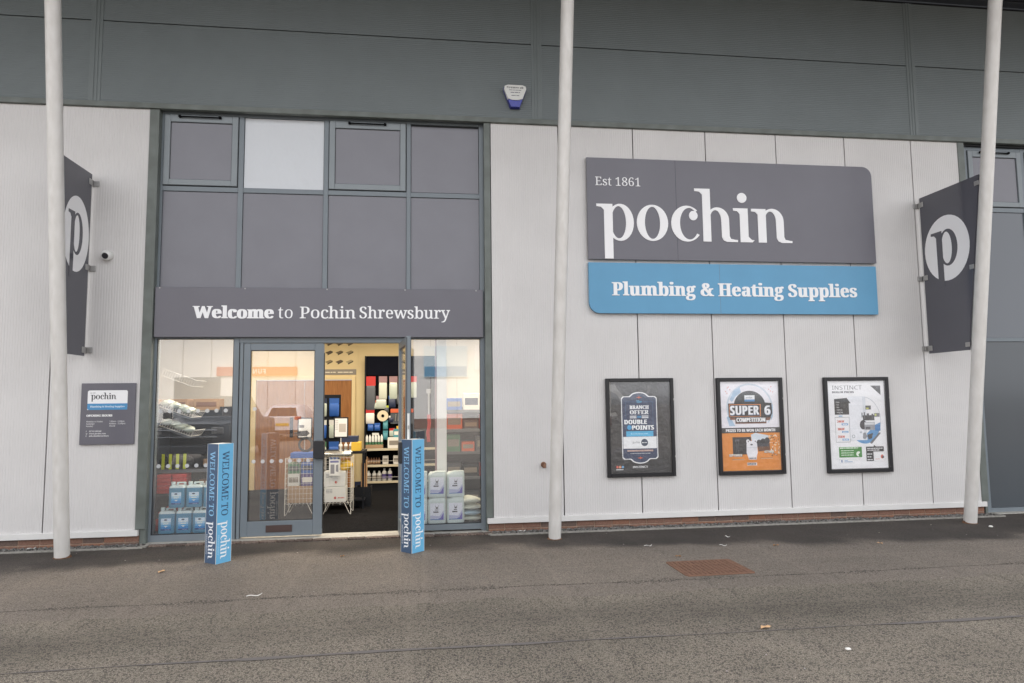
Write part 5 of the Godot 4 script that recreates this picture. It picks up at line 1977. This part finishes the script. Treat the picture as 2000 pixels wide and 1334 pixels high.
	part(bx(0.02, 0.0, 0.93, 1.44, -0.20, -0.17, 0.003), "back_panel", M.shelf_dark, t)
	for y in [[0.80, "a"], [0.52, "b"], [0.24, "c"]]:
		var s := part(bx(0.022, y[0] - 0.03, 0.93, y[0], -0.16, 0.20, 0.003), "shelf", M.shelf_dark, t)
		part(bx(0.022, y[0] - 0.034, 0.93, y[0] + 0.004, 0.2004, 0.21, 0.002), "price_rail", M.shelf_grey, s)
	for k in 3:
		var y: float = [1.98, 1.60, 1.37][k]
		var bk := Node3D.new()
		bk.name = "tilted_basket" if k == 0 else "tilted_basket_%03d" % k
		t.add_child(bk)
		bk.position = Vector3(0.03, y, 0.0)
		bk.rotation.z = -0.36
		if k > 0:
			part(bx(0.0, -0.06, 0.40, -0.03, -0.16, 0.20, 0.004), "tray", M.shelf_grey, bk)
		var wv := B.new()
		for q in 14:
			var x := 0.01 + q * 0.030
			wv.tube([Vector3(x, -0.03, 0.205), Vector3(x, 0.055, 0.205)], 0.003, 5)
		for q in 6:
			var z := -0.15 + q * 0.07
			wv.tube([Vector3(0.40, -0.03, z), Vector3(0.42, 0.055, z)], 0.003, 5)
		wv.tube([Vector3(0.0, 0.055, 0.205), Vector3(0.42, 0.055, 0.205), Vector3(0.42, 0.055, -0.16)], 0.004, 6)
		wv.tube([Vector3(0.0, -0.03, 0.205), Vector3(0.40, -0.03, 0.205), Vector3(0.40, -0.03, -0.16)], 0.004, 6)
		part(wv, "wire_guard", M.wire, bk)
	for k in 8:
		var row := k / 4
		var y: float = [1.56, 1.33][row]
		var x: float = -4.86 + (k % 4) * 0.085
		cushion("clear_bag_of_fittings", ["clear bag of fittings in the upper tilted basket, %s", "clear bag of fittings in the lower tilted basket, %s"][row] % ["leftmost", "second from the left", "third from the left", "rightmost"][k % 4], Vector3(x, y - (k % 4) * 0.031 + 0.0, -0.50), 0.13, 0.095, 0.24, M.clear_bag, "clear bags in the tilted baskets", 0.3 * (k % 3))
	for k in 4:
		t = thing("tape_pack", "lime labelled roll pack on the shelf, %s of four" % ["leftmost", "second from the left", "third from the left", "rightmost"][k], "packet", Vector3(-4.875 + k * 0.083, 0.805, -0.47), 0.0, "lime labelled packs")
		b = B.new()
		b.xf = Transform3D(Basis(Vector3.RIGHT, PI / 2), Vector3(0.022, 0.085, 0))
		b.lathe([Vector2(0.018, -0.02), Vector2(0.072, -0.02), Vector2(0.074, 0.0), Vector2(0.072, 0.02), Vector2(0.018, 0.02), Vector2(0.018, -0.02)], 20)
		part(b, "roll", M.black_plastic, t)
		part(bx(-0.022, 0.0, 0.014, 0.185, 0.024, 0.030, 0.002), "label", M.lime, t)
	for k in 10:
		var c := k / 5
		block("red_pack", "red flat pack in the %s stack, %s" % [["left", "right"][c], ["at the bottom", "second up", "third up", "fourth up", "on top"][k % 5]], "packet", Vector3(-4.835 + c * 0.175, 0.525 + (k % 5) * 0.046, -0.46), Vector3(0.155, 0.043, 0.20), M.red, null, "red packs stacked on the window shelves", 0.0)
	for k in 5:
		block("red_box", "small red box on the low shelf by the left window, %s" % ["front left", "upper of the middle pair", "lower of the middle pair", "upper of the right pair", "lower of the right pair"][k], "box", Vector3([-4.86, -4.77, -4.77, -4.665, -4.665][k], [0.245, 0.308, 0.245, 0.308, 0.245][k], -0.46), Vector3(0.075, 0.058, 0.12), M.red, null, "small red boxes by the left window")
	for k in 2:
		block("red_box", ["lower red carton beside the blue cans", "upper red carton beside the blue cans"][k], "box", Vector3(-4.86, 0.02 + k * 0.075 + 0.06, -0.46), Vector3(0.12, 0.070, 0.16), M.red, null, "red cartons beside the blue cans")
	for k in 6:
		bottle("dark_bottle", "dark bottle with tan label on the window shelf behind the red packs, %s of six" % ["leftmost", "second", "third", "fourth", "fifth", "rightmost"][k], Vector3(-4.44 + k * 0.072, 0.802, -0.62), 0.030, 0.20, M.shelf_dark, M.cardboard, "dark bottles on the window shelf")
	for k in 5:
		block("tan_carton", "tan carton on the window shelf above the blue cans, %s of five" % ["leftmost", "second", "third", "fourth", "rightmost"][k], "box", Vector3(-4.42 + k * 0.088, 0.522, -0.55), Vector3(0.08, 0.15 - 0.02 * (k % 2), 0.18), [M.copper, M.cardboard, M.shelf_grey, M.copper, M.cardboard][k], M.litter_white, "tan cartons on the window shelf")
	# deeper dark unit
	t = thing("dark_rack", "dark rack of stock standing deeper inside the left window", "shelves", Vector3(-5.35, 0, -2.1))
	part(bx(-0.75, 0.0, 0.75, 1.50, -0.05, 0.0, 0.004), "back_panel", M.shelf_dark, t)
	for y in [0.12, 0.5, 0.9, 1.25]:
		part(bx(-0.75, y - 0.03, 0.75, y, 0.001, 0.40, 0.003), "shelf", M.shelf_dark, t)
	for x in [-0.77, 0.77]:
		part(bx(x - 0.018, 0.0, x + 0.018, 1.55, -0.05, 0.42, 0.003), "side_panel", M.shelf_dark, t)
	for k in 3:
		block("brown_carton", "brown carton on top of the dark rack, %s" % ["left", "middle", "right"][k], "box", Vector3(-5.65 + k * 0.42, 1.505, -1.9), Vector3(0.34, 0.16, 0.26), M.cardboard, M.copper, "cartons on the dark rack")
	# ---- wire bins in the doorway with what they hold
	wire_bin(Vector3(-3.485, 0, -1.82), "white wire display bin behind the closed door glass")
	wire_bin(Vector3(-2.968, 0, -1.80), "white wire display bin seen in the open doorway")
	block("brown_carton", "plain brown carton in the bottom of the left wire bin", "box", Vector3(-3.475, 0.175, -1.80), Vector3(0.36, 0.235, 0.22), M.cardboard)
	block("blue_box", "blue product box at the right of the left wire bin", "box", Vector3(-3.385, 0.412, -1.80), Vector3(0.17, 0.17, 0.22), M.purple, M.litter_white)
	block("blue_box", "bright blue product box on top in the left wire bin", "box", Vector3(-3.385, 0.584, -1.80), Vector3(0.17, 0.16, 0.22), M.blue, M.navy)
	block("grey_box", "pale box with a picture in the left wire bin", "box", Vector3(-3.575, 0.412, -1.80), Vector3(0.16, 0.17, 0.20), M.white_plastic, M.print_grey)
	block("grey_box", "dark green box on top at the left in the left wire bin", "box", Vector3(-3.575, 0.584, -1.80), Vector3(0.16, 0.15, 0.20), M.green, M.shelf_grey)
	block("blue_tray", "shallow blue tray lying across the left wire bin", "tray", Vector3(-3.45, 0.806, -1.80), Vector3(0.34, 0.075, 0.26), M.blue)
	t = thing("coiled_hose", "black coiled hose standing on the left wire bin", "hose", Vector3(-3.43, 0.884, -1.80))
	b = B.new()
	for q in 3:
		var ring := []
		for k in 25:
			var a := TAU * k / 24
			ring.append(Vector3((0.105 - q * 0.012) * cos(a), 0.105 + (0.105 - q * 0.012) * sin(a) , (q - 1) * 0.016))
		b.tube(ring, 0.008, 6)
	part(b, "coil", M.black_plastic, t)
	block("white_carton", "white carton with red logo at the bottom of the right wire bin", "box", Vector3(-2.992, 0.175, -1.775), Vector3(0.30, 0.215, 0.22), M.white_plastic)
	block("white_carton", "white carton with round red mark, upper of the two in the right wire bin", "box", Vector3(-2.998, 0.394, -1.775), Vector3(0.30, 0.215, 0.22), M.white_plastic)
	for k in 2:
		var q := B.new()
		var y := 0.175 + k * 0.219
		var z := -1.775 + 0.1106
		q.col = C("c0392f")
		q.flat(disc(-2.99 + 0.01 * k, y + 0.06, 0.018, 0.018, 14), z)
		if k == 0:
			q.flat(PackedVector2Array([Vector2(-2.955, y + 0.052), Vector2(-2.86, y + 0.052), Vector2(-2.86, y + 0.068), Vector2(-2.955, y + 0.068)]), z)
		q.col = C("8f9196")
		for l in 3:
			q.flat(PackedVector2Array([Vector2(-3.12, y + 0.17 - l * 0.02), Vector2(-3.03, y + 0.17 - l * 0.02), Vector2(-3.03, y + 0.178 - l * 0.02), Vector2(-3.12, y + 0.178 - l * 0.02)]), z)
		var nm := "white_carton" if k == 0 else "white_carton_001"
		var o := part(q, "print", M.plain_print, get_node(nm))
		o.position = -get_node(nm).position
	cushion("yellow_gloves", "yellow rubber gloves bundled in the right wire bin", Vector3(-2.86, 0.60, -1.80), 0.20, 0.16, 0.18, M.yellow, "")
	t = thing("leaflet", "printed leaflet hooked on the front of the right wire bin", "leaflet", Vector3(-3.0, 0.55, -1.640), 0.0)
	b = B.new()
	b.rect(-0.075, 0.0, 0.075, 0.23, 0.0, 0.003, 0.001)
	part(b, "sheet", M.white_plastic, t)
	b = B.new()
	b.col = C("7a7ca6")
	b.flat(PackedVector2Array([Vector2(-0.06, 0.185), Vector2(0.06, 0.185), Vector2(0.06, 0.215), Vector2(-0.06, 0.215)]), 0.0036)
	b.col = C("8b8c92")
	b.flat(PackedVector2Array([Vector2(-0.055, 0.03), Vector2(0.0, 0.03), Vector2(0.0, 0.16), Vector2(-0.055, 0.16)]), 0.0036)
	b.flat(PackedVector2Array([Vector2(0.02, 0.06), Vector2(0.055, 0.05), Vector2(0.055, 0.16), Vector2(0.02, 0.15)]), 0.0036)
	part(b, "print", M.plain_print, t)
	for k in 3:
		t = thing("foil_roll", "silver foil roll lying across the right wire bin, %s of three" % ["nearest", "middle", "farthest"][k], "roll", Vector3(-2.965, 0.845, -1.70 - k * 0.085), 0.0, "foil rolls on the right wire bin")
		b = B.new()
		b.xf = Transform3D(Basis(Vector3.BACK, PI / 2), Vector3.ZERO)
		b.lathe([Vector2(0, -0.19), Vector2(0.037, -0.19), Vector2(0.039, -0.185), Vector2(0.039, 0.185), Vector2(0.037, 0.19), Vector2(0, 0.19)], 18)
		part(b, "roll", M.silver_roll, t)
	block("blue_box", "deep blue tray on the stand behind the right wire bin", "tray", Vector3(-2.86, 0.99, -2.25), Vector3(0.26, 0.09, 0.2), M.navy)
	block("yellow_box", "yellow tub on the stand behind the right wire bin", "tub", Vector3(-2.75, 0.86, -2.20), Vector3(0.14, 0.13, 0.2), M.yellow)
	t = thing("low_table", "dark low stand behind the wire bins", "stand", Vector3(-2.95, 0, -2.3))
	part(bx(-0.33, 0.82, 0.33, 0.86, -0.22, 0.22, 0.004), "top", M.shelf_dark, t)
	part(bx(-0.33, 0.12, 0.33, 0.15, -0.22, 0.22, 0.004), "low_shelf", M.shelf_dark, t)
	for x in [-0.31, 0.31]:
		for z in [-0.2, 0.2]:
			part(bx(x - 0.015, 0, x + 0.015, 0.82, z - 0.015, z + 0.015, 0.003), "leg", M.shelf_dark, t)
	for k in 3:
		bottle("white_bottle", "small white bottle on the dark stand, %s of three" % ["left", "middle", "right"][k], Vector3(-2.98 + k * 0.075, 0.862, -2.15), 0.028, 0.13, M.white_plastic, M.print_grey, "white bottles on the dark stand")
	for k in 6:
		block("brush_head", "tool with pale handle standing in the crate behind the right bin, %s" % ["first", "second", "third", "fourth", "fifth", "sixth"][k], "tool", Vector3(-2.70 + k * 0.018, 0.15, -2.45 + (k % 2) * 0.06), Vector3(0.012, 0.5 + 0.05 * (k % 3), 0.012), M.leaf_tan, null, "tools standing in the crate")
	t = thing("dark_crate", "dark crate of tools standing on the carpet beside the right wire bin", "crate", Vector3(-2.66, 0, -2.42))
	part(bx(-0.12, 0.0, 0.12, 0.012, -0.12, 0.12), "bottom", M.shelf_dark, t)
	for s in [[-0.12, -0.108, -0.12, 0.12], [0.108, 0.12, -0.12, 0.12], [-0.108, 0.108, -0.12, -0.108], [-0.108, 0.108, 0.108, 0.12]]:
		part(bx(s[0], 0.0125, s[1], 0.30, s[2], s[3], 0.002), "side", M.shelf_dark, t)
	# tall spinner half hidden by the door stile
	t = thing("spinner_rack", "tall narrow rack of packets half hidden behind the door stile", "rack", Vector3(-3.33, 0, -3.3))
	part(bx(-0.24, 0.0, 0.24, 0.05, -0.2, 0.2, 0.006), "foot", M.shelf_dark, t)
	part(bx(-0.20, 0.05, 0.20, 1.72, -0.03, 0.03, 0.004), "panel", M.shelf_dark, t)
	for k in 6:
		pack("%s packet on the tall narrow rack, %s" % [["blue", "white", "blue", "navy", "white", "green"][k], ["top right", "middle right", "low right", "top left", "middle left", "low left"][k]], Vector3(-3.33 + (0.1 if k < 3 else -0.1), 1.66 - (k % 3) * 0.36, -3.24), 0.16, 0.30, [M.blue, M.white_plastic, M.blue, M.navy, M.white_plastic, M.green][k], M.clear_bag if k % 2 else M.blue)
	# ---- shop wall bay seen through the doorway
	t = thing("wall_display_bay", "black pegboard wall bay with cream edged shelves seen through the open door", "shelves", Vector3(-2.25, 0, -4.40))
	part(bx(-0.56, 0.0, 0.75, 2.44, -0.05, 0.0, 0.003), "pegboard", M.black, t)
	part(bx(-0.585, 0.0, -0.562, 2.44, -0.05, 0.06, 0.003), "upright", M.shelf_dark, t)
	part(bx(-0.56, 2.08, 0.75, 2.44, 0.0005, 0.02, 0.003), "header_board", mat("header_navy", "11131d", 0.9, 0.0, 0.2), t)
	for y in [0.165, 0.455, 0.745]:
		shelf_edge_board(t, -0.56, 0.75, y, 0.001, 0.27, y < 0.7)
	part(bx(-0.56, 0.0, 0.75, 0.12, 0.001, 0.25, 0.003), "kick_board", M.shelf_dark, t)
	var top := [[-2.72, 0.17, 0.62, "red", "clear"], [-2.50, 0.15, 0.42, "dusty_pink", "bag"], [-2.31, 0.15, 0.42, "dusty_pink", "clear_bag"], [-2.13, 0.14, 0.38, "dusty_pink", "bag"], [-1.95, 0.14, 0.4, "red", "clear_bag"]]
	for k in 5:
		var q: Array = top[k]
		pack(["long grey pack under a red card at the left of the top row", "pale pack second in the top row", "grey pack third in the top row", "pale pack fourth in the top row", "grey pack last in the top row"][k], Vector3(q[0], 2.06, -4.33), q[1], q[2], M[q[3]], M.shelf_grey if k == 0 else M[q[4]], "packs hung in the top row of the wall bay")
	pack("clear blister pack under the second pack of the top row", Vector3(-2.53, 1.70, -4.33), 0.19, 0.24, M.dusty_pink, M.clear_bag)
	pack("dark blue packet with a yellow disc in the middle of the bay", Vector3(-2.33, 1.70, -4.33), 0.13, 0.22, M.blue, M.navy)
	pack("grey card in the middle of the bay", Vector3(-2.20, 1.72, -4.33), 0.10, 0.18, M.shelf_grey, M.shelf_grey)
	pack("red card pack above the blue packs", Vector3(-2.73, 1.46, -4.33), 0.155, 0.27, M.red, M.litter_white)
	t = thing("tape_roll", "cream roll of tape hung in the middle of the wall bay", "roll", Vector3(-2.50, 1.33, -4.33))
	b = B.new()
	b.xf = Transform3D(Basis(Vector3.RIGHT, PI / 2), Vector3.ZERO)
	b.lathe([Vector2(0.030, -0.03), Vector2(0.098, -0.03), Vector2(0.100, -0.025), Vector2(0.100, 0.025), Vector2(0.098, 0.03), Vector2(0.030, 0.03), Vector2(0.030, -0.03)], 28)
	part(b, "roll", mat("cream_tape", "ddd3b6", 0.5), t)
	t = thing("tool_set", "orange cased tool set hung right of the tape roll", "tool set", Vector3(-2.15, 1.18, -4.33))
	part(bx(-0.21, 0.0, 0.21, 0.28, -0.02, 0.0, 0.004), "case", M.shelf_grey, t)
	part(bx(-0.21, 0.205, 0.21, 0.275, 0.0005, 0.014, 0.003), "header_card", M.orange, t)
	for k in 6:
		b = B.new()
		b.tube([Vector3(-0.12 + k * 0.05, 0.05, 0.012), Vector3(-0.11 + k * 0.05, 0.18, 0.012)], 0.010, 8)
		part(b, "tool", M.steel, t)
	for k in 4:
		pack(["bright blue pack left of the middle row", "bright blue pack second in the middle row", "teal pack in the middle row below the tape roll", "teal pack lowest under the tape roll"][k], Vector3([-2.72, -2.60, -2.45, -2.45][k], [1.20, 1.20, 1.25, 1.06][k], -4.33), [0.105, 0.105, 0.09, 0.09][k], [0.14, 0.14, 0.17, 0.17][k], [M.blue, M.blue, M.teal, M.teal][k], [M.blue, M.blue, M.teal, M.teal][k], "blue packs of the wall bay")
	var extra := [[-2.62, 1.62, 0.10, 0.16, "orange", "clear_bag", "small orange headed pack under the long grey pack"], [-2.43, 1.52, 0.08, 0.13, "lime", "shelf_grey", "small lime headed pack between the blister pack and navy packet"], [-2.35, 1.33, 0.09, 0.12, "white_plastic", "navy", "small white headed navy pack right of the tape roll"], [-2.63, 1.02, 0.12, 0.16, "white_plastic", "shelf_grey", "grey pack with white card below the bright blue packs"], [-2.33, 1.10, 0.10, 0.15, "red", "clear_bag", "clear pack with red card below the tool set"], [-2.20, 1.14, 0.10, 0.18, "yellow", "shelf_grey", "grey pack with yellow card below the tool set"]]
	for q in extra:
		pack(q[6], Vector3(q[0], q[1], -4.335), q[2], q[3], M[q[4]], M[q[5]], "small packs of the wall bay")
	t = thing("cardboard_tray", "brown cardboard tray holding sealant tubes on the upper shelf", "tray", Vector3(-2.64, 0.747, -4.25))
	part(bx(-0.155, 0.0, 0.155, 0.065, -0.06, 0.06, 0.002), "tray", M.cardboard, t)
	for k in 6:
		t = thing("sealant_tube", "white sealant tube with green base in the cardboard tray, %s" % ["leftmost", "second from left", "third from left", "third from right", "second from right", "rightmost"][k], "tube", Vector3(-2.775 + k * 0.053, 0.814, -4.22), 0.0, "sealant tubes in the cardboard tray")
		b = B.new()
		b.lathe([Vector2(0, 0), Vector2(0.022, 0.0), Vector2(0.022, 0.05)], 14)
		part(b, "base_band", M.green, t)
		b = B.new()
		b.lathe([Vector2(0.0215, 0.0502), Vector2(0.0215, 0.145), Vector2(0.012, 0.155), Vector2(0.008, 0.178), Vector2(0, 0.18)], 14)
		part(b, "tube", M.white_plastic, t)
	block("white_carton", "pale carton on the upper shelf right of the sealant tubes", "box", Vector3(-2.26, 0.747, -4.25), Vector3(0.28, 0.19, 0.16), M.litter_white, M.print_grey)
	block("teal_box", "teal box standing on the pale carton of the upper shelf", "box", Vector3(-2.23, 0.939, -4.27), Vector3(0.14, 0.15, 0.10), M.teal, M.litter_white)
	for k in 5:
		bottle("brown_tin", "small brown tin on the middle shelf, %s of the row" % ["leftmost", "second from left", "middle", "second from right", "rightmost"][k], Vector3(-2.74 + k * 0.046, 0.457, -4.24), 0.021, 0.12, M.copper, M.cardboard, "brown tins on the middle shelf")
	for k in 3:
		block("small_carton", "small pale carton on the middle shelf, %s of three" % ["left", "middle", "right"][k], "box", Vector3([-2.44, -2.25, -2.08][k], 0.457, -4.25), Vector3(0.10, 0.15, 0.10), M.litter_white, M.print_grey, "small cartons on the middle shelf")
	for k in 5:
		bottle("cleaner_bottle", "white bottle on the lowest shelf, %s of five" % ["first", "second", "third", "fourth, taller", "fifth, taller"][k], Vector3([-2.74, -2.64, -2.55, -2.46, -2.36][k], 0.167, -4.22), 0.040, 0.175 if k < 3 else 0.215, M.white_plastic, M.print_grey if k < 3 else M.purple, "cleaner bottles on the lowest shelf")
	# notices on the cream wall
	t = thing("wall_poster", "cream wall chart of nine drain channel pictures above the wooden doors", "poster", Vector3(-3.62, 2.26, -4.648))
	part(bx(-0.02, 0.0, 0.64, 0.52, 0.0, 0.004, 0.001), "sheet", M.cream, t)
	b = B.new()
	for k in 9:
		var cx: float = 0.09 + (k % 3) * 0.19
		var cy: float = 0.45 - (k / 3) * 0.175
		b.col = C(["6e6046", "7a6c50", "857455", "4d3f30", "6e6046", "8d7f5f", "85775a", "5d4f3c", "a59878"][k])
		b.flat(PackedVector2Array([Vector2(cx - 0.07, cy - 0.01), Vector2(cx + 0.03, cy + 0.03), Vector2(cx + 0.075, cy + 0.01), Vector2(cx - 0.025, cy - 0.035)]), 0.0046)
		b.col = C("4e4434")
		b.flat(PackedVector2Array([Vector2(cx - 0.025, cy - 0.035), Vector2(cx + 0.075, cy + 0.01), Vector2(cx + 0.07, cy - 0.015), Vector2(cx - 0.022, cy - 0.062)]), 0.0046)
	part(b, "print", M.plain_print, t)
	t = thing("wall_sign", "narrow grey strip sign on the cream wall above the wooden doors", "sign", Vector3(-3.62, 2.105, -4.648))
	part(bx(0.0, 0.0, 0.60, 0.105, 0.0, 0.008, 0.002), "strip", M.print_grey, t)
	b = B.new()
	b.col = C("e8e2d0")
	words(b, "e8e2d0", 0.0086, 0.03, 0.040, 0.024, 0.19, 36)
	words(b, "e8e2d0", 0.0086, 0.26, 0.040, 0.024, 0.30, 37)
	part(b, "lettering", M.plain_print, t)


# ---------------------------------------------------------------- across the car park (seen only in the panes)
func car(nm: String, label: String, at: Vector3, turn: float, body: Material, secs: Array, glass: Array, wheels: Array, extra: Callable):
	var t := thing(nm, label, "car", at, turn)
	var b := B.new()
	var rings := []
	for s in secs:      # z, half width, bottom, belt, top, half top width
		var r := []
		for q in [[-1.0, s[2]], [-1.03, lerpf(s[2], s[3], 0.55)], [-1.0, s[3]], [-s[5] / s[1], s[4] - 0.03], [-s[5] / s[1] * 0.85, s[4]], [s[5] / s[1] * 0.85, s[4]], [s[5] / s[1], s[4] - 0.03], [1.0, s[3]], [1.03, lerpf(s[2], s[3], 0.55)], [1.0, s[2]]]:
			r.append(Vector3(q[0] * s[1], q[1], s[0]))
		rings.append(r)
	b.loft(rings)
	part(b, "body", body, t)
	for g in glass:
		var q := B.new()
		q.quad(g[0], g[1], g[2], g[3])
		part(q, "window", M.car_glass, t)
	for w in wheels:
		for s in [-1.0, 1.0]:
			var ty := B.new()
			ty.xf = Transform3D(Basis(Vector3.BACK, PI / 2), Vector3(s * w[0], w[2], w[1]))
			ty.lathe([Vector2(0, -0.10), Vector2(w[2] - 0.03, -0.10), Vector2(w[2], -0.07), Vector2(w[2], 0.07), Vector2(w[2] - 0.03, 0.10), Vector2(0, 0.10)], 20)
			var wh := part(ty, "wheel", M.tyre, t)
			var rm := B.new()
			rm.xf = Transform3D(Basis(Vector3.BACK, PI / 2), Vector3(s * (w[0] + 0.0), w[2], w[1]))
			rm.lathe([Vector2(0, -0.104), Vector2(w[2] * 0.62, -0.104), Vector2(w[2] * 0.62, 0.104), Vector2(0, 0.104)], 16)
			part(rm, "rim", M.chrome, wh)
	extra.call(t)


func build_opposite():
	var t := thing("opposite_unit", "pale clad trade unit across the car park, reflected in the panes", "building", Vector3(0, 0, 30))
	for k in 26:
		part(bx(-30 + k * 1.5 + 0.012, 0.55, -28.5 + k * 1.5 - 0.012, 7.2, 0.0, 0.08), "cladding_panel", M.far_panel, t)
	part(bx(-30, 0.0, 9, 7.6, 0.081, 1.0), "shell_wall", M.backing, t)
	part(bx(-30, 0.0, 9, 0.54, -0.02, 0.08), "brick_plinth", M.brick, t)
	part(bx(-30, 7.21, 9, 7.8, -0.10, 0.08), "eaves_trim", M.band_trim, t)
	for x in [-14.2, -4.6, 3.0]:
		var d := part(bx(x - 1.2, 0.56, x + 1.2, 3.0, -0.05, -0.001), "shopfront", M.frame, t)
		part(bx(x - 1.1, 0.6, x - 0.05, 2.8, -0.07, -0.0505), "pane", M.grey_glass, d)
		part(bx(x + 0.05, 0.6, x + 1.1, 2.8, -0.07, -0.0505), "pane", M.grey_glass, d)
	for q in [[-13.2, 3.05, -8.9, 3.55, "orange", "orange sign band on the unit across the car park"], [-1.9, 2.9, 0.6, 4.7, "sign_pale", "pale board with blue foot on the unit across the car park"], [1.0, 3.3, 2.4, 4.7, "white_letter", "white panel sign right of the pale board across the car park"]]:
		var s := thing("shop_sign", q[5], "sign", Vector3(q[0], q[1], 29.9))
		part(bx(0, 0, q[2] - q[0], q[3] - q[1], 0.0, 0.08, 0.01), "board", M[q[4]], s)
		if q[4] == "sign_pale":
			part(bx(0.05, 0.05, 2.45, 0.62, -0.012, -0.001), "blue_foot", M.sign_blue, s)
		if q[4] == "orange":
			var fl := B.new()
			fl.xf = Transform3D(Basis(Vector3.UP, PI), Vector3(2.6, 0.12, -0.004))
			fl.text("FUN", sans_b, Vector3.ZERO, 0.26)
			part(fl, "lettering", M.white_letter, s)
	car("white_hatchback", "white hatchback parked across the car park, rear to the shop", Vector3(-7.6, 0, 20.0), 0.0, M.car_white,
		[[0.0, 0.72, 0.35, 0.85, 0.95, 0.62], [0.06, 0.82, 0.25, 0.95, 1.02, 0.70], [0.35, 0.86, 0.22, 0.98, 1.38, 0.60], [0.8, 0.87, 0.20, 0.98, 1.48, 0.60], [1.8, 0.88, 0.20, 0.98, 1.50, 0.60], [2.6, 0.88, 0.20, 0.97, 1.40, 0.60], [3.2, 0.87, 0.20, 0.95, 0.98, 0.72], [3.9, 0.82, 0.25, 0.78, 0.82, 0.66], [4.1, 0.70, 0.35, 0.65, 0.70, 0.55]],
		[[Vector3(0.58, 1.02, 0.045), Vector3(-0.58, 1.02, 0.045), Vector3(-0.48, 1.36, 0.30), Vector3(0.48, 1.36, 0.30)]], [[0.78, 0.8, 0.31], [0.78, 3.3, 0.31]],
		func(o):
			part(bx(-0.26, 0.62, 0.26, 0.73, -0.02, -0.005), "number_plate", M.plate_yellow, o)
			for s in [-1.0, 1.0]:
				part(bx(s * 0.62 - 0.13, 0.86, s * 0.62 + 0.13, 1.0, -0.01, 0.03, 0.01), "tail_light", M.red, o)
			part(bx(-0.74, 0.30, 0.74, 0.45, -0.05, 0.02, 0.01), "bumper", M.car_dark, o))
	car("dark_pickup", "dark grey pickup parked nose towards the shop at the left", Vector3(-7.55, 0, 8.9), 0.0, M.car_dark,
		[[0.0, 0.80, 0.42, 1.02, 1.08, 0.74], [0.15, 0.92, 0.38, 1.08, 1.13, 0.82], [1.2, 0.94, 0.35, 1.12, 1.20, 0.80], [1.55, 0.94, 0.35, 1.14, 1.26, 0.76], [2.2, 0.94, 0.35, 1.14, 1.78, 0.66], [3.4, 0.94, 0.35, 1.14, 1.80, 0.66], [3.7, 0.94, 0.35, 1.14, 1.20, 0.80], [5.2, 0.93, 0.40, 1.10, 1.14, 0.82]],
		[[Vector3(0.68, 1.27, 1.54), Vector3(-0.68, 1.27, 1.54), Vector3(-0.58, 1.72, 2.14), Vector3(0.58, 1.72, 2.14)]], [[0.86, 1.0, 0.39], [0.86, 4.2, 0.39]],
		func(o):
			for k in 2:
				part(bx(-0.72, 0.74 + k * 0.17, 0.72, 0.78 + k * 0.17, -0.035, -0.004, 0.008), "grille_bar", M.chrome, o)
			part(bx(-0.60, 0.60, 0.60, 0.73, -0.03, -0.003, 0.008), "air_intake", M.black, o)
			part(bx(-0.95, 0.36, 0.95, 0.56, -0.06, 0.06, 0.02), "bumper", M.car_dark, o)
			for s in [-1.0, 1.0]:
				part(bx(s * 0.72 - 0.14, 0.84, s * 0.72 + 0.14, 1.0, -0.02, 0.05, 0.015), "headlight", M.clip, o)
				part(bx(s * 1.06 - 0.11, 1.18, s * 1.06 + 0.11, 1.36, 1.62, 1.72, 0.02), "door_mirror", M.car_dark, o))


func _ready():
	rng.seed = 2024
	set_stage()
	make_materials()
	mat("print_grey", "8b857d", 0.6)
	mat("dusty_pink", "94767a", 0.6)
	mat("teal", "4b8f9c", 0.5)
	M["clear"] = M.clear_bag
	build_ground()
	build_building()
	build_opposite()
	build_signs()
	build_street()
	build_stock()
